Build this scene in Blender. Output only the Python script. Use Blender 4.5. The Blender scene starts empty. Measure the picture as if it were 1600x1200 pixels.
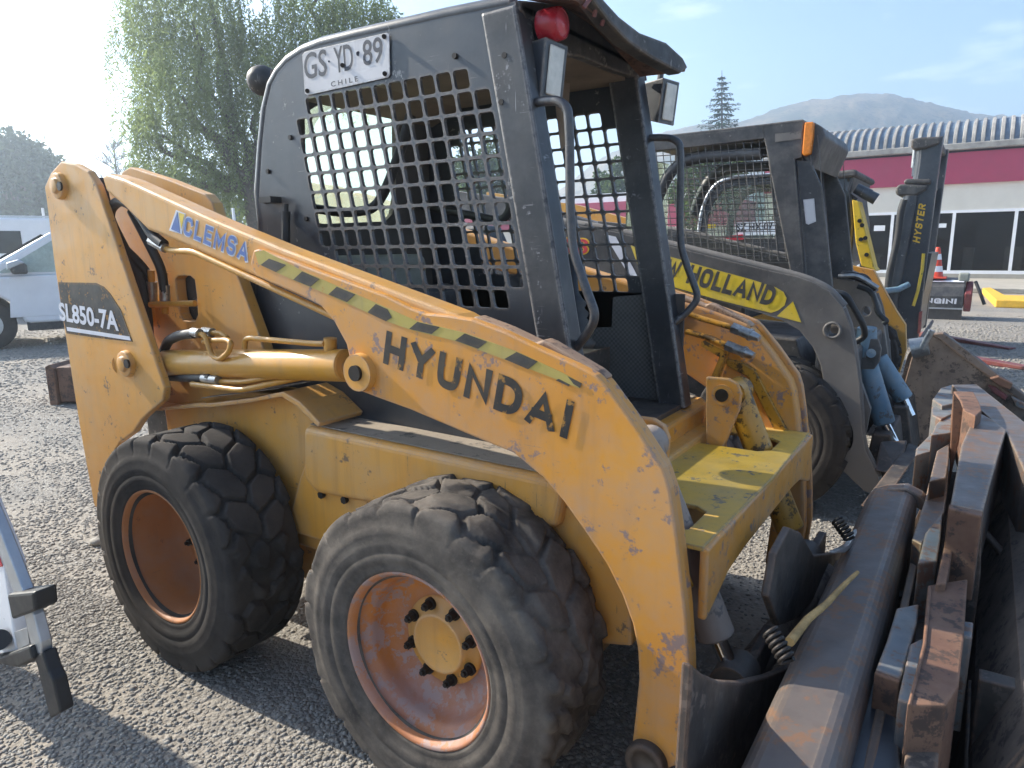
import bpy, bmesh, math, random
import numpy as np
from mathutils import Vector, Matrix
from mathutils.geometry import tessellate_polygon

S = bpy.context.scene
COL = S.collection
R = math.radians

# ------------------------------------------------------------------ camera
CAM = Vector((2.26747, -1.18673, 1.45179))
YAW, PITCH, ROLL, FPX = -0.58823, 0.19222, -0.01155, 1096.2
_cy, _sy, _cp, _sp = math.cos(YAW), math.sin(YAW), math.cos(PITCH), math.sin(PITCH)
_right = Vector((_cy, -_sy, 0)); FWD = Vector((_sy * _cp, _cy * _cp, -_sp)); _up = _right.cross(FWD)
RIGHT = _right * math.cos(ROLL) + _up * math.sin(ROLL)
UP = _up * math.cos(ROLL) - _right * math.sin(ROLL)
cam = bpy.data.cameras.new('camera'); camo = bpy.data.objects.new('camera', cam); COL.objects.link(camo)
camo.matrix_world = Matrix(((RIGHT.x, UP.x, -FWD.x, CAM.x), (RIGHT.y, UP.y, -FWD.y, CAM.y),
                            (RIGHT.z, UP.z, -FWD.z, CAM.z), (0, 0, 0, 1)))
cam.sensor_fit = 'HORIZONTAL'; cam.sensor_width = 36; cam.lens = FPX / 1600 * 36
cam.clip_start = 0.05; cam.clip_end = 6000
S.camera = camo

# ------------------------------------------------------------------ light
SUN_EL, SUN_AZ = R(33), R(-5)          # sun behind the loader, grazing its near side
SUN_DIR = Vector((-math.cos(SUN_EL) * math.cos(SUN_AZ), math.cos(SUN_EL) * math.sin(SUN_AZ), math.sin(SUN_EL)))
sl = bpy.data.lights.new('sun', 'SUN'); sl.energy = 5.0; sl.angle = R(0.5); sl.color = (1, .92, .79)
so = bpy.data.objects.new('sun', sl); COL.objects.link(so)
so.rotation_euler = SUN_DIR.to_track_quat('Z', 'Y').to_euler(); so.location = (0, 0, 30)
W = bpy.data.worlds.new('World'); S.world = W; W.use_nodes = True
wn = W.node_tree.nodes; wl = W.node_tree.links; wn.clear()
wo = wn.new('ShaderNodeOutputWorld'); wb = wn.new('ShaderNodeBackground'); sky = wn.new('ShaderNodeTexSky')
sky.sky_type = 'NISHITA'; sky.sun_disc = False; sky.sun_elevation = SUN_EL
sky.sun_rotation = math.atan2(SUN_DIR.x, SUN_DIR.y)
sky.air_density = 1.0; sky.dust_density = .55; sky.ozone_density = 2.0
wb.inputs['Strength'].default_value = 0.12
# a few thin wisps of cloud
tc = wn.new('ShaderNodeTexCoord'); mp = wn.new('ShaderNodeMapping'); mp.inputs['Scale'].default_value = (3.2, 3.2, 15)
nz = wn.new('ShaderNodeTexNoise'); nz.inputs['Scale'].default_value = 1.5; nz.inputs['Detail'].default_value = 7
nz.inputs['Roughness'].default_value = .55
cr = wn.new('ShaderNodeValToRGB'); cr.color_ramp.elements[0].position = .60; cr.color_ramp.elements[1].position = .85
cr.color_ramp.elements[1].color = (.55, .55, .55, 1)
mx = wn.new('ShaderNodeMix'); mx.data_type = 'RGBA'
wl.new(tc.outputs['Generated'], mp.inputs['Vector']); wl.new(mp.outputs[0], nz.inputs['Vector'])
wl.new(nz.outputs['Fac'], cr.inputs['Fac']); wl.new(cr.outputs[0], mx.inputs[0])
wl.new(sky.outputs[0], mx.inputs[6]); mx.inputs[7].default_value = (9, 9.3, 9.8, 1)
wl.new(mx.outputs[2], wb.inputs['Color']); wl.new(wb.outputs[0], wo.inputs[0])
S.view_settings.view_transform = 'Standard'; S.view_settings.look = 'None'
S.view_settings.exposure = 1.12; S.view_settings.gamma = 1
try:
    S.view_settings.use_curve_mapping = False
except Exception:
    pass
S.render.engine = 'CYCLES'
S.cycles.max_bounces = 8; S.cycles.transparent_max_bounces = 24; S.cycles.volume_bounces = 2
S.cycles.use_denoising = True

# ------------------------------------------------------------------ pixel -> point on a plane of the place
def at(px, py, axis, val):
    d = RIGHT * ((px - 800) / FPX) - UP * ((py - 600) / FPX) + FWD
    i = 'XYZ'.index(axis); s = (val - CAM[i]) / d[i]
    return CAM + d * s
def pl(pts, axis, val): return [at(a, b, axis, val) for a, b in pts]

# ------------------------------------------------------------------ materials
def newmat(name):
    m = bpy.data.materials.new(name); m.use_nodes = True
    nt = m.node_tree; nt.nodes.clear()
    o = nt.nodes.new('ShaderNodeOutputMaterial'); b = nt.nodes.new('ShaderNodeBsdfPrincipled')
    nt.links.new(b.outputs[0], o.inputs[0])
    return m, nt, b
class NT:
    def __init__(s, nt): s.nt = nt
    def n(s, t, **k):
        x = s.nt.nodes.new('ShaderNode' + t)
        for a, v in k.items(): setattr(x, a, v)
        return x
    def l(s, a, b): s.nt.links.new(a, b)
    def obj(s): return s.n('TexCoord').outputs['Object']
    def noise(s, vec, scale, detail=5, rough=.55, stretch=None, dist=0):
        if stretch:
            m = s.n('Mapping'); m.inputs['Scale'].default_value = stretch; s.l(vec, m.inputs[0]); vec = m.outputs[0]
        x = s.n('TexNoise'); x.inputs['Scale'].default_value = scale; x.inputs['Detail'].default_value = detail
        x.inputs['Roughness'].default_value = rough; x.inputs['Distortion'].default_value = dist
        s.l(vec, x.inputs['Vector']); return x.outputs['Fac']
    def ramp(s, f, a, b, va=0., vb=1.):
        x = s.n('MapRange'); x.inputs[1].default_value = a; x.inputs[2].default_value = b
        x.inputs[3].default_value = va; x.inputs[4].default_value = vb; s.l(f, x.inputs[0]); return x.outputs[0]
    def mix(s, f, a, b):
        x = s.n('Mix', data_type='RGBA')
        for v, i in ((f, 0), (a, 6), (b, 7)):
            if hasattr(v, 'node'): s.l(v, x.inputs[i])
            else: x.inputs[i].default_value = v if i == 0 else (*v, 1)
        return x.outputs[2]
    def math(s, op, a, b=0.):
        x = s.n('Math', operation=op)
        for v, i in ((a, 0), (b, 1)):
            if hasattr(v, 'node'): s.l(v, x.inputs[i])
            else: x.inputs[i].default_value = v
        return x.outputs[0]
    def bump(s, h, bsdf, strength=.3, dist=.01):
        x = s.n('Bump'); x.inputs['Strength'].default_value = strength; x.inputs['Distance'].default_value = dist
        s.l(h, x.inputs['Height']); s.l(x.outputs[0], bsdf.inputs['Normal'])

def paint(name, base, alt, chip, chip_t=.66, rough=(.35, .6), dust=(.36, .31, .25), dust_amt=.3, edge=0., scratch=.5,
          edgecol=None, metal=0., dent=.15, seed=0., zdirt=None):
    """Weathered machine paint: tone drift, chips, fine scratches, dust film, worn edges."""
    m, nt, b = newmat(name); N = NT(nt); v = N.obj()
    if seed:
        mp = N.n('Mapping'); mp.inputs['Location'].default_value = (seed, seed * .7, -seed); N.l(v, mp.inputs[0]); v = mp.outputs[0]
    big = N.noise(v, 2.3, 4); mid = N.noise(v, 13, 6, .62); fine = N.noise(v, 48, 7, .7)
    c = N.mix(N.ramp(big, .3, .72), base, alt)
    dm = N.math('MULTIPLY', N.ramp(N.noise(v, 5, 9, .68), .42, .72), dust_amt)
    c = N.mix(dm, c, dust)
    sk = N.math('MULTIPLY', N.ramp(N.noise(v, 2.6, 5, .6, (9, 9, .8)), .52, .70), N.ramp(big, .35, .6, .12, .42))
    c = N.mix(sk, c, tuple(x * .42 + y * .25 for x, y in zip(base, dust)))
    if zdirt:      # dried mud thrown up from the ground: thick low down, breaking up higher
        sx = N.n('SeparateXYZ'); N.l(v, sx.inputs[0])
        zz = N.math('ADD', sx.outputs['Z'], N.math('MULTIPLY', N.ramp(N.noise(v, 3.5, 7, .65), .25, .75), .5))
        c = N.mix(N.math('MULTIPLY', N.ramp(zz, zdirt[1] + .25, zdirt[0] + .25), zdirt[2]), c, dust)
    if scratch > 0:
        s1 = N.noise(v, 9, 3, .5, (1, 1, 26)); s2 = N.noise(v, 8, 3, .5, (22, 1, 1.3))
        sm = N.math('MAXIMUM', N.ramp(s1, .70, .74), N.ramp(s2, .70, .74))
        sm = N.math('MULTIPLY', sm, N.math('MULTIPLY', N.ramp(mid, .47, .56), scratch))
        c = N.mix(sm, c, chip)
    cm = N.math('MULTIPLY', N.ramp(N.math('ADD', N.math('MULTIPLY', mid, .55), N.math('MULTIPLY', fine, .45)), chip_t - .09, chip_t - .05), .85)
    c = N.mix(cm, c, chip)
    rg = N.ramp(mid, .3, .7, rough[0], rough[1])
    if edge > 0:
        be = N.n('Bevel', samples=3); be.inputs['Radius'].default_value = .012
        ge = N.n('NewGeometry'); dt = N.n('VectorMath', operation='DOT_PRODUCT')
        N.l(be.outputs[0], dt.inputs[0]); N.l(ge.outputs['Normal'], dt.inputs[1])
        em = N.ramp(dt.outputs['Value'], .996, .93)
        em = N.math('MULTIPLY', em, N.ramp(fine, .36, .52)); em = N.math('MULTIPLY', em, edge)
        c = N.mix(em, c, edgecol or chip)
    N.l(c, b.inputs['Base Color']); N.l(rg, b.inputs['Roughness'])
    b.inputs['Metallic'].default_value = metal
    if dent > 0: N.bump(N.math('ADD', N.math('MULTIPLY', mid, .6), big), b, dent, .006)
    return m
def plain(name, col, rough=.5, metal=0., var=.25, scale=8., bump=0.):
    m, nt, b = newmat(name); N = NT(nt); v = N.obj(); f = N.noise(v, scale, 7, .62)
    c = N.mix(N.ramp(f, .3, .7), tuple(x * (1 - var) for x in col), tuple(min(1, x * (1 + var)) for x in col))
    N.l(c, b.inputs['Base Color']); b.inputs['Metallic'].default_value = metal
    N.l(N.ramp(f, .3, .7, max(.03, rough - .1), min(1, rough + .1)), b.inputs['Roughness'])
    if bump: N.bump(f, b, bump, .01)
    return m
def glassy(name, tint, clear=.6, dirt=(.5, .53, .45), rough=.08):
    """Dirty cab glass, brightened shop glass: part clear, part thin film that scatters the light coming through, part reflection."""
    m = bpy.data.materials.new(name); m.use_nodes = True; nt = m.node_tree; nt.nodes.clear(); N = NT(nt)
    o = N.n('OutputMaterial'); t = N.n('BsdfTransparent'); t.inputs[0].default_value = (*tint, 1)
    d = N.n('BsdfTranslucent'); d.inputs[0].default_value = (*dirt, 1)
    g = N.n('BsdfGlossy'); g.inputs['Roughness'].default_value = rough
    f = N.noise(N.obj(), 14, 8, .7); mx1 = N.n('MixShader'); mx2 = N.n('MixShader'); lw = N.n('LayerWeight'); lw.inputs[0].default_value = .18
    N.l(N.ramp(f, .3, .7, 1 - clear - .12, 1 - clear + .12), mx1.inputs[0]); N.l(t.outputs[0], mx1.inputs[1]); N.l(d.outputs[0], mx1.inputs[2])
    N.l(lw.outputs['Fresnel'], mx2.inputs[0]); N.l(mx1.outputs[0], mx2.inputs[1]); N.l(g.outputs[0], mx2.inputs[2])
    N.l(mx2.outputs[0], o.inputs[0]); return m
M = {}
RUST = (.16, .062, .03); DUST = (.34, .29, .23)
M['yellow'] = paint('worn_yellow_paint', (.66, .295, .038), (.64, .33, .075), (.13, .095, .07), .675, (.34, .58), (.40, .33, .24), .42, 1., .7, (.42, .27, .18))
M['yellow_front'] = paint('scuffed_yellow_paint', (.66, .292, .036), (.60, .248, .034), (.19, .15, .16), .64, (.36, .6), (.36, .29, .25), .55, .9, .8, (.42, .27, .18), seed=3.1)
M['yellow_oily'] = paint('oily_yellow_paint', (.54, .27, .025), (.44, .20, .02), (.018, .015, .013), .60, (.25, .5), (.2, .14, .07), .35, .7, .6, (.05, .04, .03), seed=5.3)
M['deck'] = paint('worn_deck_paint', (.68, .41, .045), (.60, .34, .04), (.11, .11, .12), .655, (.4, .65), (.33, .29, .23), .4, .8, .9, (.13, .12, .12), seed=2.2)
M['orange_paint'] = paint('orange_yellow_paint', (.58, .30, .035), (.52, .24, .03), (.12, .08, .06), .68, (.35, .55), DUST, .3, .6, .4, seed=8.)
M['bright_yellow'] = paint('bright_yellow_paint', (.72, .47, .015), (.66, .40, .012), (.06, .05, .03), .66, (.35, .5), DUST, .12, .4, .3, seed=4.)
M['black'] = paint('scratched_black_paint', (.021, .026, .035), (.028, .033, .042), (.30, .29, .28), .69, (.3, .5), (.15, .15, .155), .2, .9, .5, (.20, .16, .13), seed=1.3)
for n_ in M['black'].node_tree.nodes:
    if n_.type == 'BSDF_PRINCIPLED': n_.inputs['Coat Weight'].default_value = .35; n_.inputs['Coat Roughness'].default_value = .3
M['black_dusty'] = paint('dusty_black_paint', (.024, .025, .028), (.04, .038, .036), (.24, .22, .2), .66, (.45, .75), (.19, .17, .15), .55, .8, .5, (.2, .15, .11), seed=6.3)
M['nh_black'] = paint('faded_black_paint', (.030, .031, .035), (.05, .048, .048), (.2, .19, .18), .70, (.42, .62), (.23, .21, .19), .5, .5, .6, (.26, .22, .18), seed=9.)
M['nh_arm'] = paint('muddy_black_arm_paint', (.028, .029, .033), (.045, .043, .043), (.2, .19, .18), .70, (.42, .65), (.20, .18, .16), .4, .5, .6, (.26, .22, .18), seed=0., zdirt=(.72, 1.42, .9))
M['black_post'] = paint('scraped_black_post_paint', (.024, .026, .030), (.034, .036, .042), (.30, .30, .31), .69, (.3, .5), (.17, .16, .15), .4, 1., .9, (.34, .31, .29), seed=31.)
M['grey_cyl'] = paint('mud_caked_cylinder', (.26, .19, .145), (.34, .27, .22), (.12, .1, .09), .66, (.6, .85), (.3, .25, .22), .6, .5, .4, seed=32.)
M['nh_grey'] = paint('dusty_grey_paint', (.12, .112, .105), (.17, .155, .14), (.05, .05, .05), .68, (.6, .8), (.24, .21, .18), .6, .4, .4, seed=2.)
M['rim'] = paint('rusty_orange_rim', (.54, .19, .026), (.33, .12, .065), (.33, .24, .22), .60, (.45, .75), (.37, .23, .20), .9, .4, .3, (.2, .1, .06), dent=.3, seed=7.)
M['rim_rear'] = paint('faded_orange_rim', (.42, .16, .045), (.34, .13, .05), (.14, .08, .05), .70, (.55, .8), (.3, .2, .15), .6, .2, .3, (.2, .1, .06), seed=7.7)
M['rust'] = paint('rusty_steel', (.165, .080, .048), (.11, .058, .04), (.05, .035, .03), .60, (.6, .9), (.27, .16, .1), .6, .6, .4, (.3, .15, .08), dent=.4, seed=3.)
M['rust_light'] = paint('pale_worn_rust', (.36, .225, .14), (.28, .16, .095), (.12, .07, .05), .62, (.55, .8), (.42, .3, .2), .6, .7, .5, (.45, .32, .22), dent=.4, seed=33.)
M['steel'] = paint('scraped_dark_steel', (.11, .10, .098), (.16, .135, .12), (.22, .12, .07), .62, (.35, .6), (.2, .14, .11), .6, .9, .7, (.42, .30, .2), metal=.35, dent=.4, seed=11.)
M['dark_steel'] = paint('grimy_black_steel', (.030, .027, .026), (.055, .046, .040), (.14, .11, .09), .64, (.45, .75), (.17, .13, .10), .6, .7, .5, (.22, .12, .07), dent=.35, seed=12.)
M['brown_steel'] = paint('brown_bucket_steel', (.105, .082, .068), (.16, .125, .10), (.05, .04, .035), .62, (.55, .85), (.26, .20, .155), .75, .8, .4, (.3, .18, .11), dent=.5, seed=13.)
M['blue_steel'] = paint('blue_grey_steel', (.11, .13, .15), (.17, .18, .185), (.2, .1, .06), .62, (.4, .65), (.4, .35, .28), .5, .7, .6, (.4, .25, .15), metal=.2, seed=14.)
M['blue_paint'] = paint('faded_blue_paint', (.10, .20, .29), (.16, .25, .31), (.12, .11, .1), .64, (.45, .7), (.33, .32, .3), .55, .5, .3, (.3, .3, .3), seed=15.)
M['red_steel'] = paint('dark_red_steel', (.20, .03, .03), (.14, .025, .025), (.06, .03, .03), .66, (.4, .6), DUST, .25, .5, .3, seed=16.)
M['cyl'] = paint('clean_yellow_cylinder', (.61, .305, .038), (.55, .26, .03), (.1, .07, .05), .73, (.28, .42), DUST, .25, .4, 0, dent=0, seed=17.)
M['olive'] = plain('olive_grey_plastic', (.26, .27, .23), .6, 0, .25, 6)
M['headliner'] = plain('brown_headliner', (.24, .18, .13), .9, 0, .3, 5)
M['hose'] = plain('black_rubber_hose', (.022, .022, .023), .55, 0, .3, 30)
M['chrome'] = plain('chrome_rod', (.75, .75, .76), .12, 1., .05)
M['zinc'] = plain('zinc_fitting', (.38, .38, .37), .38, .85, .3, 40)
M['alu'] = plain('dull_aluminium', (.48, .50, .52), .42, .75, .12, 20)
M['bolt'] = plain('greasy_bolt', (.03, .025, .022), .55, .4, .4, 60)
M['letter_black'] = paint('worn_black_lettering', (.014, .013, .013), (.02, .018, .018), (.42, .2, .03), .645, (.5, .7), (.3, .22, .12), .25, 1., 0, dent=0, seed=18.)
M['tape_black'] = paint('matt_black_tape', (.03, .03, .03), (.04, .038, .036), (.3, .2, .06), .72, (.7, .85), DUST, .2, .5, 0, dent=0, seed=19.)
M['tape_yellow'] = paint('dull_yellow_tape', (.46, .37, .075), (.42, .32, .07), (.4, .2, .04), .70, (.55, .75), DUST, .3, .5, 0, dent=0, seed=20.)
M['white_paint'] = plain('white_paint', (.84, .84, .85), .35, 0, .05, 3)
M['sign_white'] = paint('scratched_white_plate', (.60, .59, .60), (.55, .54, .55), (.25, .24, .25), .70, (.4, .6), (.4, .37, .36), .3, .8, 0, dent=0, seed=21.)
M['decal_blue'] = plain('blue_lettering', (.06, .13, .36), .5, 0, .15, 12)
M['decal_pale'] = plain('pale_lettering', (.62, .62, .66), .5, 0, .1, 12)
M['decal_yellow'] = paint('yellow_decal', (.74, .52, .02), (.70, .48, .03), (.07, .06, .05), .70, (.4, .55), (.5, .45, .3), .3, .7, 0, dent=0, seed=22.)
M['letter_yellow'] = plain('yellow_lettering', (.75, .45, .03), .5, 0, .1)
M['letter_red'] = plain('red_lettering', (.5, .03, .04), .5, 0, .1)
M['plate_ink'] = plain('plate_ink', (.035, .04, .055), .5, 0, .3, 30)
M['red_lens'] = plain('red_plastic_lens', (.36, .018, .03), .25, 0, .2, 20)
M['pink_lens'] = plain('faded_red_lens', (.50, .06, .08), .2, 0, .15, 20)
M['amber'] = plain('amber_lens', (.75, .22, .012), .2, 0, .15, 60)
M['lamp_glass'] = plain('lamp_glass', (.62, .58, .52), .15, .2, .15, 25)
M['glass'] = glassy('dirty_cab_glass', (.86, .93, .90), .76, (.5, .56, .47))
M['glass_dark'] = plain('dark_window_glass', (.02, .024, .026), .06, 0, .2, 3)
M['shop_glass'] = glassy('shop_window_glass', (.55, .55, .54), .80, (.42, .36, .30), .03)  # scattering share and its brown tint put in to brighten the dark panes
M['shop_wall'] = plain('shop_back_wall', (.34, .29, .24), .9, 0, .4, .5)
M['brown_wood'] = plain('dark_red_wood', (.20, .07, .045), .6, 0, .3, 2)
M['cream'] = plain('cream_plaster', (.76, .70, .60), .85, 0, .05, 2)
M['magenta'] = plain('magenta_fascia', (.42, .05, .105), .6, 0, .08, 2)
M['roof_light'] = plain('grey_roof_sheet', (.33, .31, .28), .6, 0, .3, 3)
M['roof_trough_shade'] = plain('blue_shade_roof_sheet', (.12, .17, .23), .5, 0, .25, 3)  # base under the ribs: shade of the troughs put into the colour
M['concrete'] = plain('concrete', (.36, .33, .28), .9, 0, .15, 3, .2)
M['kerb_yellow'] = plain('yellow_kerb_paint', (.68, .40, .04), .7, 0, .2, 6)
M['orange_cone'] = plain('red_orange_plastic', (.62, .06, .025), .5, 0, .12, 10)
M['wood'] = plain('splintered_wood', (.42, .26, .10), .8, 0, .4, 30, .3)
M['bark'] = plain('bark', (.10, .075, .055), .95, 0, .4, 12, .6)
M['interior'] = plain('dark_interior', (.085, .075, .068), .9)
M['grime'] = paint('grey_dried_dirt', (.27, .23, .185), (.34, .285, .225), (.10, .09, .08), .64, (.7, .9), (.34, .28, .2), .6, .3, 0, seed=30.)
M['grid_mat'] = None
def rubber(name, base, dusty, amt, seed):
    m, nt, b = newmat(name); N = NT(nt); v = N.obj()
    a = N.noise(v, 4 + seed, 8, .65); f = N.noise(v, 70, 5, .7); g = N.noise(v, 20, 6, .6)
    c = N.mix(N.math('MULTIPLY', N.ramp(a, .35, .7), amt), base, dusty)
    c = N.mix(N.math('MULTIPLY', N.ramp(f, .55, .75), .5), c, tuple(x * .8 for x in dusty))
    N.l(c, b.inputs['Base Color']); b.inputs['Roughness'].default_value = .92; b.inputs['Specular IOR Level'].default_value = .25
    N.bump(N.math('ADD', N.math('MULTIPLY', f, .4), g), b, .5, .004); return m
M['rubber'] = rubber('dusty_tyre_rubber', (.028, .026, .025), (.085, .072, .062), .7, 1)
M['rubber_worn'] = rubber('worn_tyre_rubber', (.042, .037, .034), (.20, .17, .14), .75, 3)
def grid_mat():
    m, nt, b = newmat('gridded_rubber_mat'); N = NT(nt); v = N.obj()
    br = N.n('TexChecker'); br.inputs['Scale'].default_value = 110; N.l(v, br.inputs['Vector'])
    c = N.mix(br.outputs['Fac'], (.05, .05, .05), (.10, .10, .10)); c = N.mix(N.math('MULTIPLY', N.ramp(N.noise(v, 6, 6, .6), .35, .7), .6), c, (.16, .15, .14))
    N.l(c, b.inputs['Base Color']); b.inputs['Roughness'].default_value = .7; return m
M['grid_mat'] = grid_mat()

# ------------------------------------------------------------------ mesh builder
class MB:
    def __init__(s): s.v = []; s.f = []; s.m = []; s.sm = []
    def add(s, verts, faces, mi=0, smooth=False):
        o = len(s.v); s.v += [tuple(p) for p in verts]
        for f in faces: s.f.append([i + o for i in f]); s.m.append(mi); s.sm.append(smooth)
        return s
    def hexa(s, p, mi=0):      # p: 8 corners, bottom 4 then top 4
        return s.add(p, [(0, 3, 2, 1), (4, 5, 6, 7), (0, 1, 5, 4), (1, 2, 6, 5), (2, 3, 7, 6), (3, 0, 4, 7)], mi)
    def box(s, a, b, mi=0):
        (x0, y0, z0), (x1, y1, z1) = a, b
        x0, x1 = sorted((x0, x1)); y0, y1 = sorted((y0, y1)); z0, z1 = sorted((z0, z1))
        return s.hexa([(x0, y0, z0), (x1, y0, z0), (x1, y1, z0), (x0, y1, z0), (x0, y0, z1), (x1, y0, z1), (x1, y1, z1), (x0, y1, z1)], mi)
    def prism(s, pts, off, mi=0, holes=()):
        """Outline (3D, flat) plus an offset vector: a solid plate; holes are outlines too."""
        off = Vector(off); pts = [Vector(p) for p in pts]
        loops = [pts] + [[Vector(q) for q in h] for h in holes]
        n = Vector((0, 0, 0))
        for i in range(len(pts)): n += pts[i].cross(pts[(i + 1) % len(pts)])
        flip = n.dot(off) > 0
        if holes:
            tris = tessellate_polygon(loops); flat = [p for l in loops for p in l]
            o = [tuple(p) for p in flat] + [tuple(p + off) for p in flat]; k = len(flat); fs = []
            for t in tris:
                a, b, c = t
                tn = (flat[b] - flat[a]).cross(flat[c] - flat[a])
                if tn.dot(off) > 0: a, c = c, a
                fs.append((a, b, c)); fs.append((c + k, b + k, a + k))
            st = 0
            for li, l in enumerate(loops):
                nn = Vector((0, 0, 0))
                for i in range(len(l)): nn += l[i].cross(l[(i + 1) % len(l)])
                fl = (nn.dot(off) > 0) ^ (li > 0)
                for i in range(len(l)):
                    a, b = st + i, st + (i + 1) % len(l)
                    fs.append((a, b, b + k, a + k) if fl else (b, a, a + k, b + k))
                st += len(l)
            return s.add(o, fs, mi)
        k = len(pts); o = pts + [p + off for p in pts]
        f = [list(range(k)), list(range(2 * k - 1, k - 1, -1))]
        if flip: f = [list(range(k))[::-1], list(range(k, 2 * k))]
        for i in range(k):
            a, b = i, (i + 1) % k
            f.append((a, b, b + k, a + k) if flip else (b, a, a + k, b + k))
        return s.add(o, f, mi)
    def cyl(s, a, b, r0, r1=None, n=24, mi=0, smooth=True, cap=True):
        a, b = Vector(a), Vector(b); r1 = r0 if r1 is None else r1
        d = (b - a).normalized(); u = d.orthogonal().normalized(); w = d.cross(u)
        vs = []
        for c, r in ((a, r0), (b, r1)):
            for i in range(n):
                t = 2 * math.pi * i / n; vs.append(c + (u * math.cos(t) + w * math.sin(t)) * r)
        s.add(vs, [(i, (i + 1) % n, n + (i + 1) % n, n + i) for i in range(n)], mi, smooth)
        if cap:
            s.add(vs[:n], [list(range(n))[::-1]], mi); s.add(vs[n:], [list(range(n))], mi)
        return s
    def tube(s, path, r, n=10, mi=0, rr=None, fillet=0, closed=False):
        p = [Vector(q) for q in path]
        if fillet:
            q = [p[0]]
            for i in range(1, len(p) - 1):
                a, b, c = p[i - 1], p[i], p[i + 1]
                da, dc = (a - b), (c - b); f = min(fillet, da.length * .45, dc.length * .45)
                A, Cc = b + da.normalized() * f, b + dc.normalized() * f
                for k in range(6):
                    t = k / 5; q.append(A * (1 - t) ** 2 + b * 2 * t * (1 - t) + Cc * t * t)
            q.append(p[-1]); p = q
        vs = []; u = None
        for i, c in enumerate(p):
            d = (p[min(i + 1, len(p) - 1)] - p[max(i - 1, 0)]).normalized()
            if u is None: u = d.orthogonal().normalized()
            else: u = (u - d * u.dot(d)).normalized()
            w = d.cross(u); ra = rr(i / (len(p) - 1)) if rr else r
            vs += [c + (u * math.cos(2 * math.pi * j / n) + w * math.sin(2 * math.pi * j / n)) * ra for j in range(n)]
        fs = []
        for i in range(len(p) - 1):
            for j in range(n): fs.append((i * n + j, i * n + (j + 1) % n, (i + 1) * n + (j + 1) % n, (i + 1) * n + j))
        s.add(vs, fs, mi, True); L = len(vs)
        s.add(vs[:n], [list(range(n))[::-1]], mi); s.add(vs[L - n:], [list(range(n))], mi)
        return s
    def lathe(s, prof, c, axis=(0, 1, 0), n=64, mi=0):
        """prof: (distance along axis, radius)."""
        c = Vector(c); d = Vector(axis).normalized(); u = Vector((1, 0, 0)) if abs(d.x) < .9 else Vector((0, 0, 1))
        u = (u - d * u.dot(d)).normalized(); w = d.cross(u); vs = []
        for y, r in prof:
            vs += [c + d * y + (u * math.cos(2 * math.pi * j / n) + w * math.sin(2 * math.pi * j / n)) * r for j in range(n)]
        fs = []
        for i in range(len(prof) - 1):
            for j in range(n): fs.append((i * n + j, (i + 1) * n + j, (i + 1) * n + (j + 1) % n, i * n + (j + 1) % n))
        return s.add(vs, fs, mi, True)
    def ball(s, c, r, n=14, mi=0, sc=(1, 1, 1)):
        c = Vector(c); vs = []; fs = []
        for i in range(n // 2 + 1):
            a = math.pi * i / (n // 2)
            for j in range(n):
                t = 2 * math.pi * j / n
                vs.append((c.x + r * sc[0] * math.sin(a) * math.cos(t), c.y + r * sc[1] * math.sin(a) * math.sin(t), c.z + r * sc[2] * math.cos(a)))
        for i in range(n // 2):
            for j in range(n): fs.append((i * n + j, (i + 1) * n + j, (i + 1) * n + (j + 1) % n, i * n + (j + 1) % n))
        return s.add(vs, fs, mi, True)
    def mirror(s, c=1.74):
        o = MB(); o.v = [(x, c - y, z) for x, y, z in s.v]; o.f = [f[::-1] for f in s.f]; o.m = list(s.m); o.sm = list(s.sm); return o
    def xf(s, mat):
        s.v = [tuple(mat @ Vector(p)) for p in s.v]; return s

ORG = {}
def link(name, mb, mats, parent=None, bevel=0., seg=2, origin=None, ang=35):
    org = ORG[parent.name] if parent else Vector(origin or (0, 0, 0))
    me = bpy.data.meshes.new(name)
    me.from_pydata([(p[0] - org.x, p[1] - org.y, p[2] - org.z) for p in mb.v], [], mb.f)
    me.validate(verbose=False)
    for m in (mats if isinstance(mats, (list, tuple)) else [mats]): me.materials.append(M[m] if isinstance(m, str) else m)
    if len(me.polygons) == len(mb.m):
        me.polygons.foreach_set('material_index', mb.m); me.polygons.foreach_set('use_smooth', mb.sm)
    me.update()
    o = bpy.data.objects.new(name, me); COL.objects.link(o)
    if parent: o.parent = parent
    else: o.location = org
    ORG[o.name] = org
    if bevel:
        b = o.modifiers.new('bevel', 'BEVEL'); b.width = bevel; b.segments = seg; b.limit_method = 'ANGLE'; b.angle_limit = R(ang)
    return o
def thing(name, label, cat, loc=(0, 0, 0), group=None, kind=None):
    o = bpy.data.objects.new(name, None); COL.objects.link(o); o.location = loc; o.empty_display_size = .2
    ORG[o.name] = Vector(loc); return tag(o, label, cat, group, kind)
def tag(o, label=None, cat=None, group=None, kind=None):
    for k, v in (('label', label), ('category', cat), ('group', group), ('kind', kind)):
        if v: o[k] = v
    return o
def fontmesh(txt, bold=.0):
    cu = bpy.data.curves.new('lettering', 'FONT'); cu.body = txt; cu.size = 1; cu.offset = bold; cu.resolution_u = 4
    ob = bpy.data.objects.new('lettering', cu); COL.objects.link(ob)
    bpy.context.view_layer.update()
    dg = bpy.context.evaluated_depsgraph_get(); me = bpy.data.meshes.new_from_object(ob.evaluated_get(dg))
    vs = [v.co.copy() for v in me.vertices]; fs = [list(p.vertices) for p in me.polygons]
    bpy.data.objects.remove(ob); bpy.data.curves.remove(cu); bpy.data.meshes.remove(me)
    return vs, fs
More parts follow.
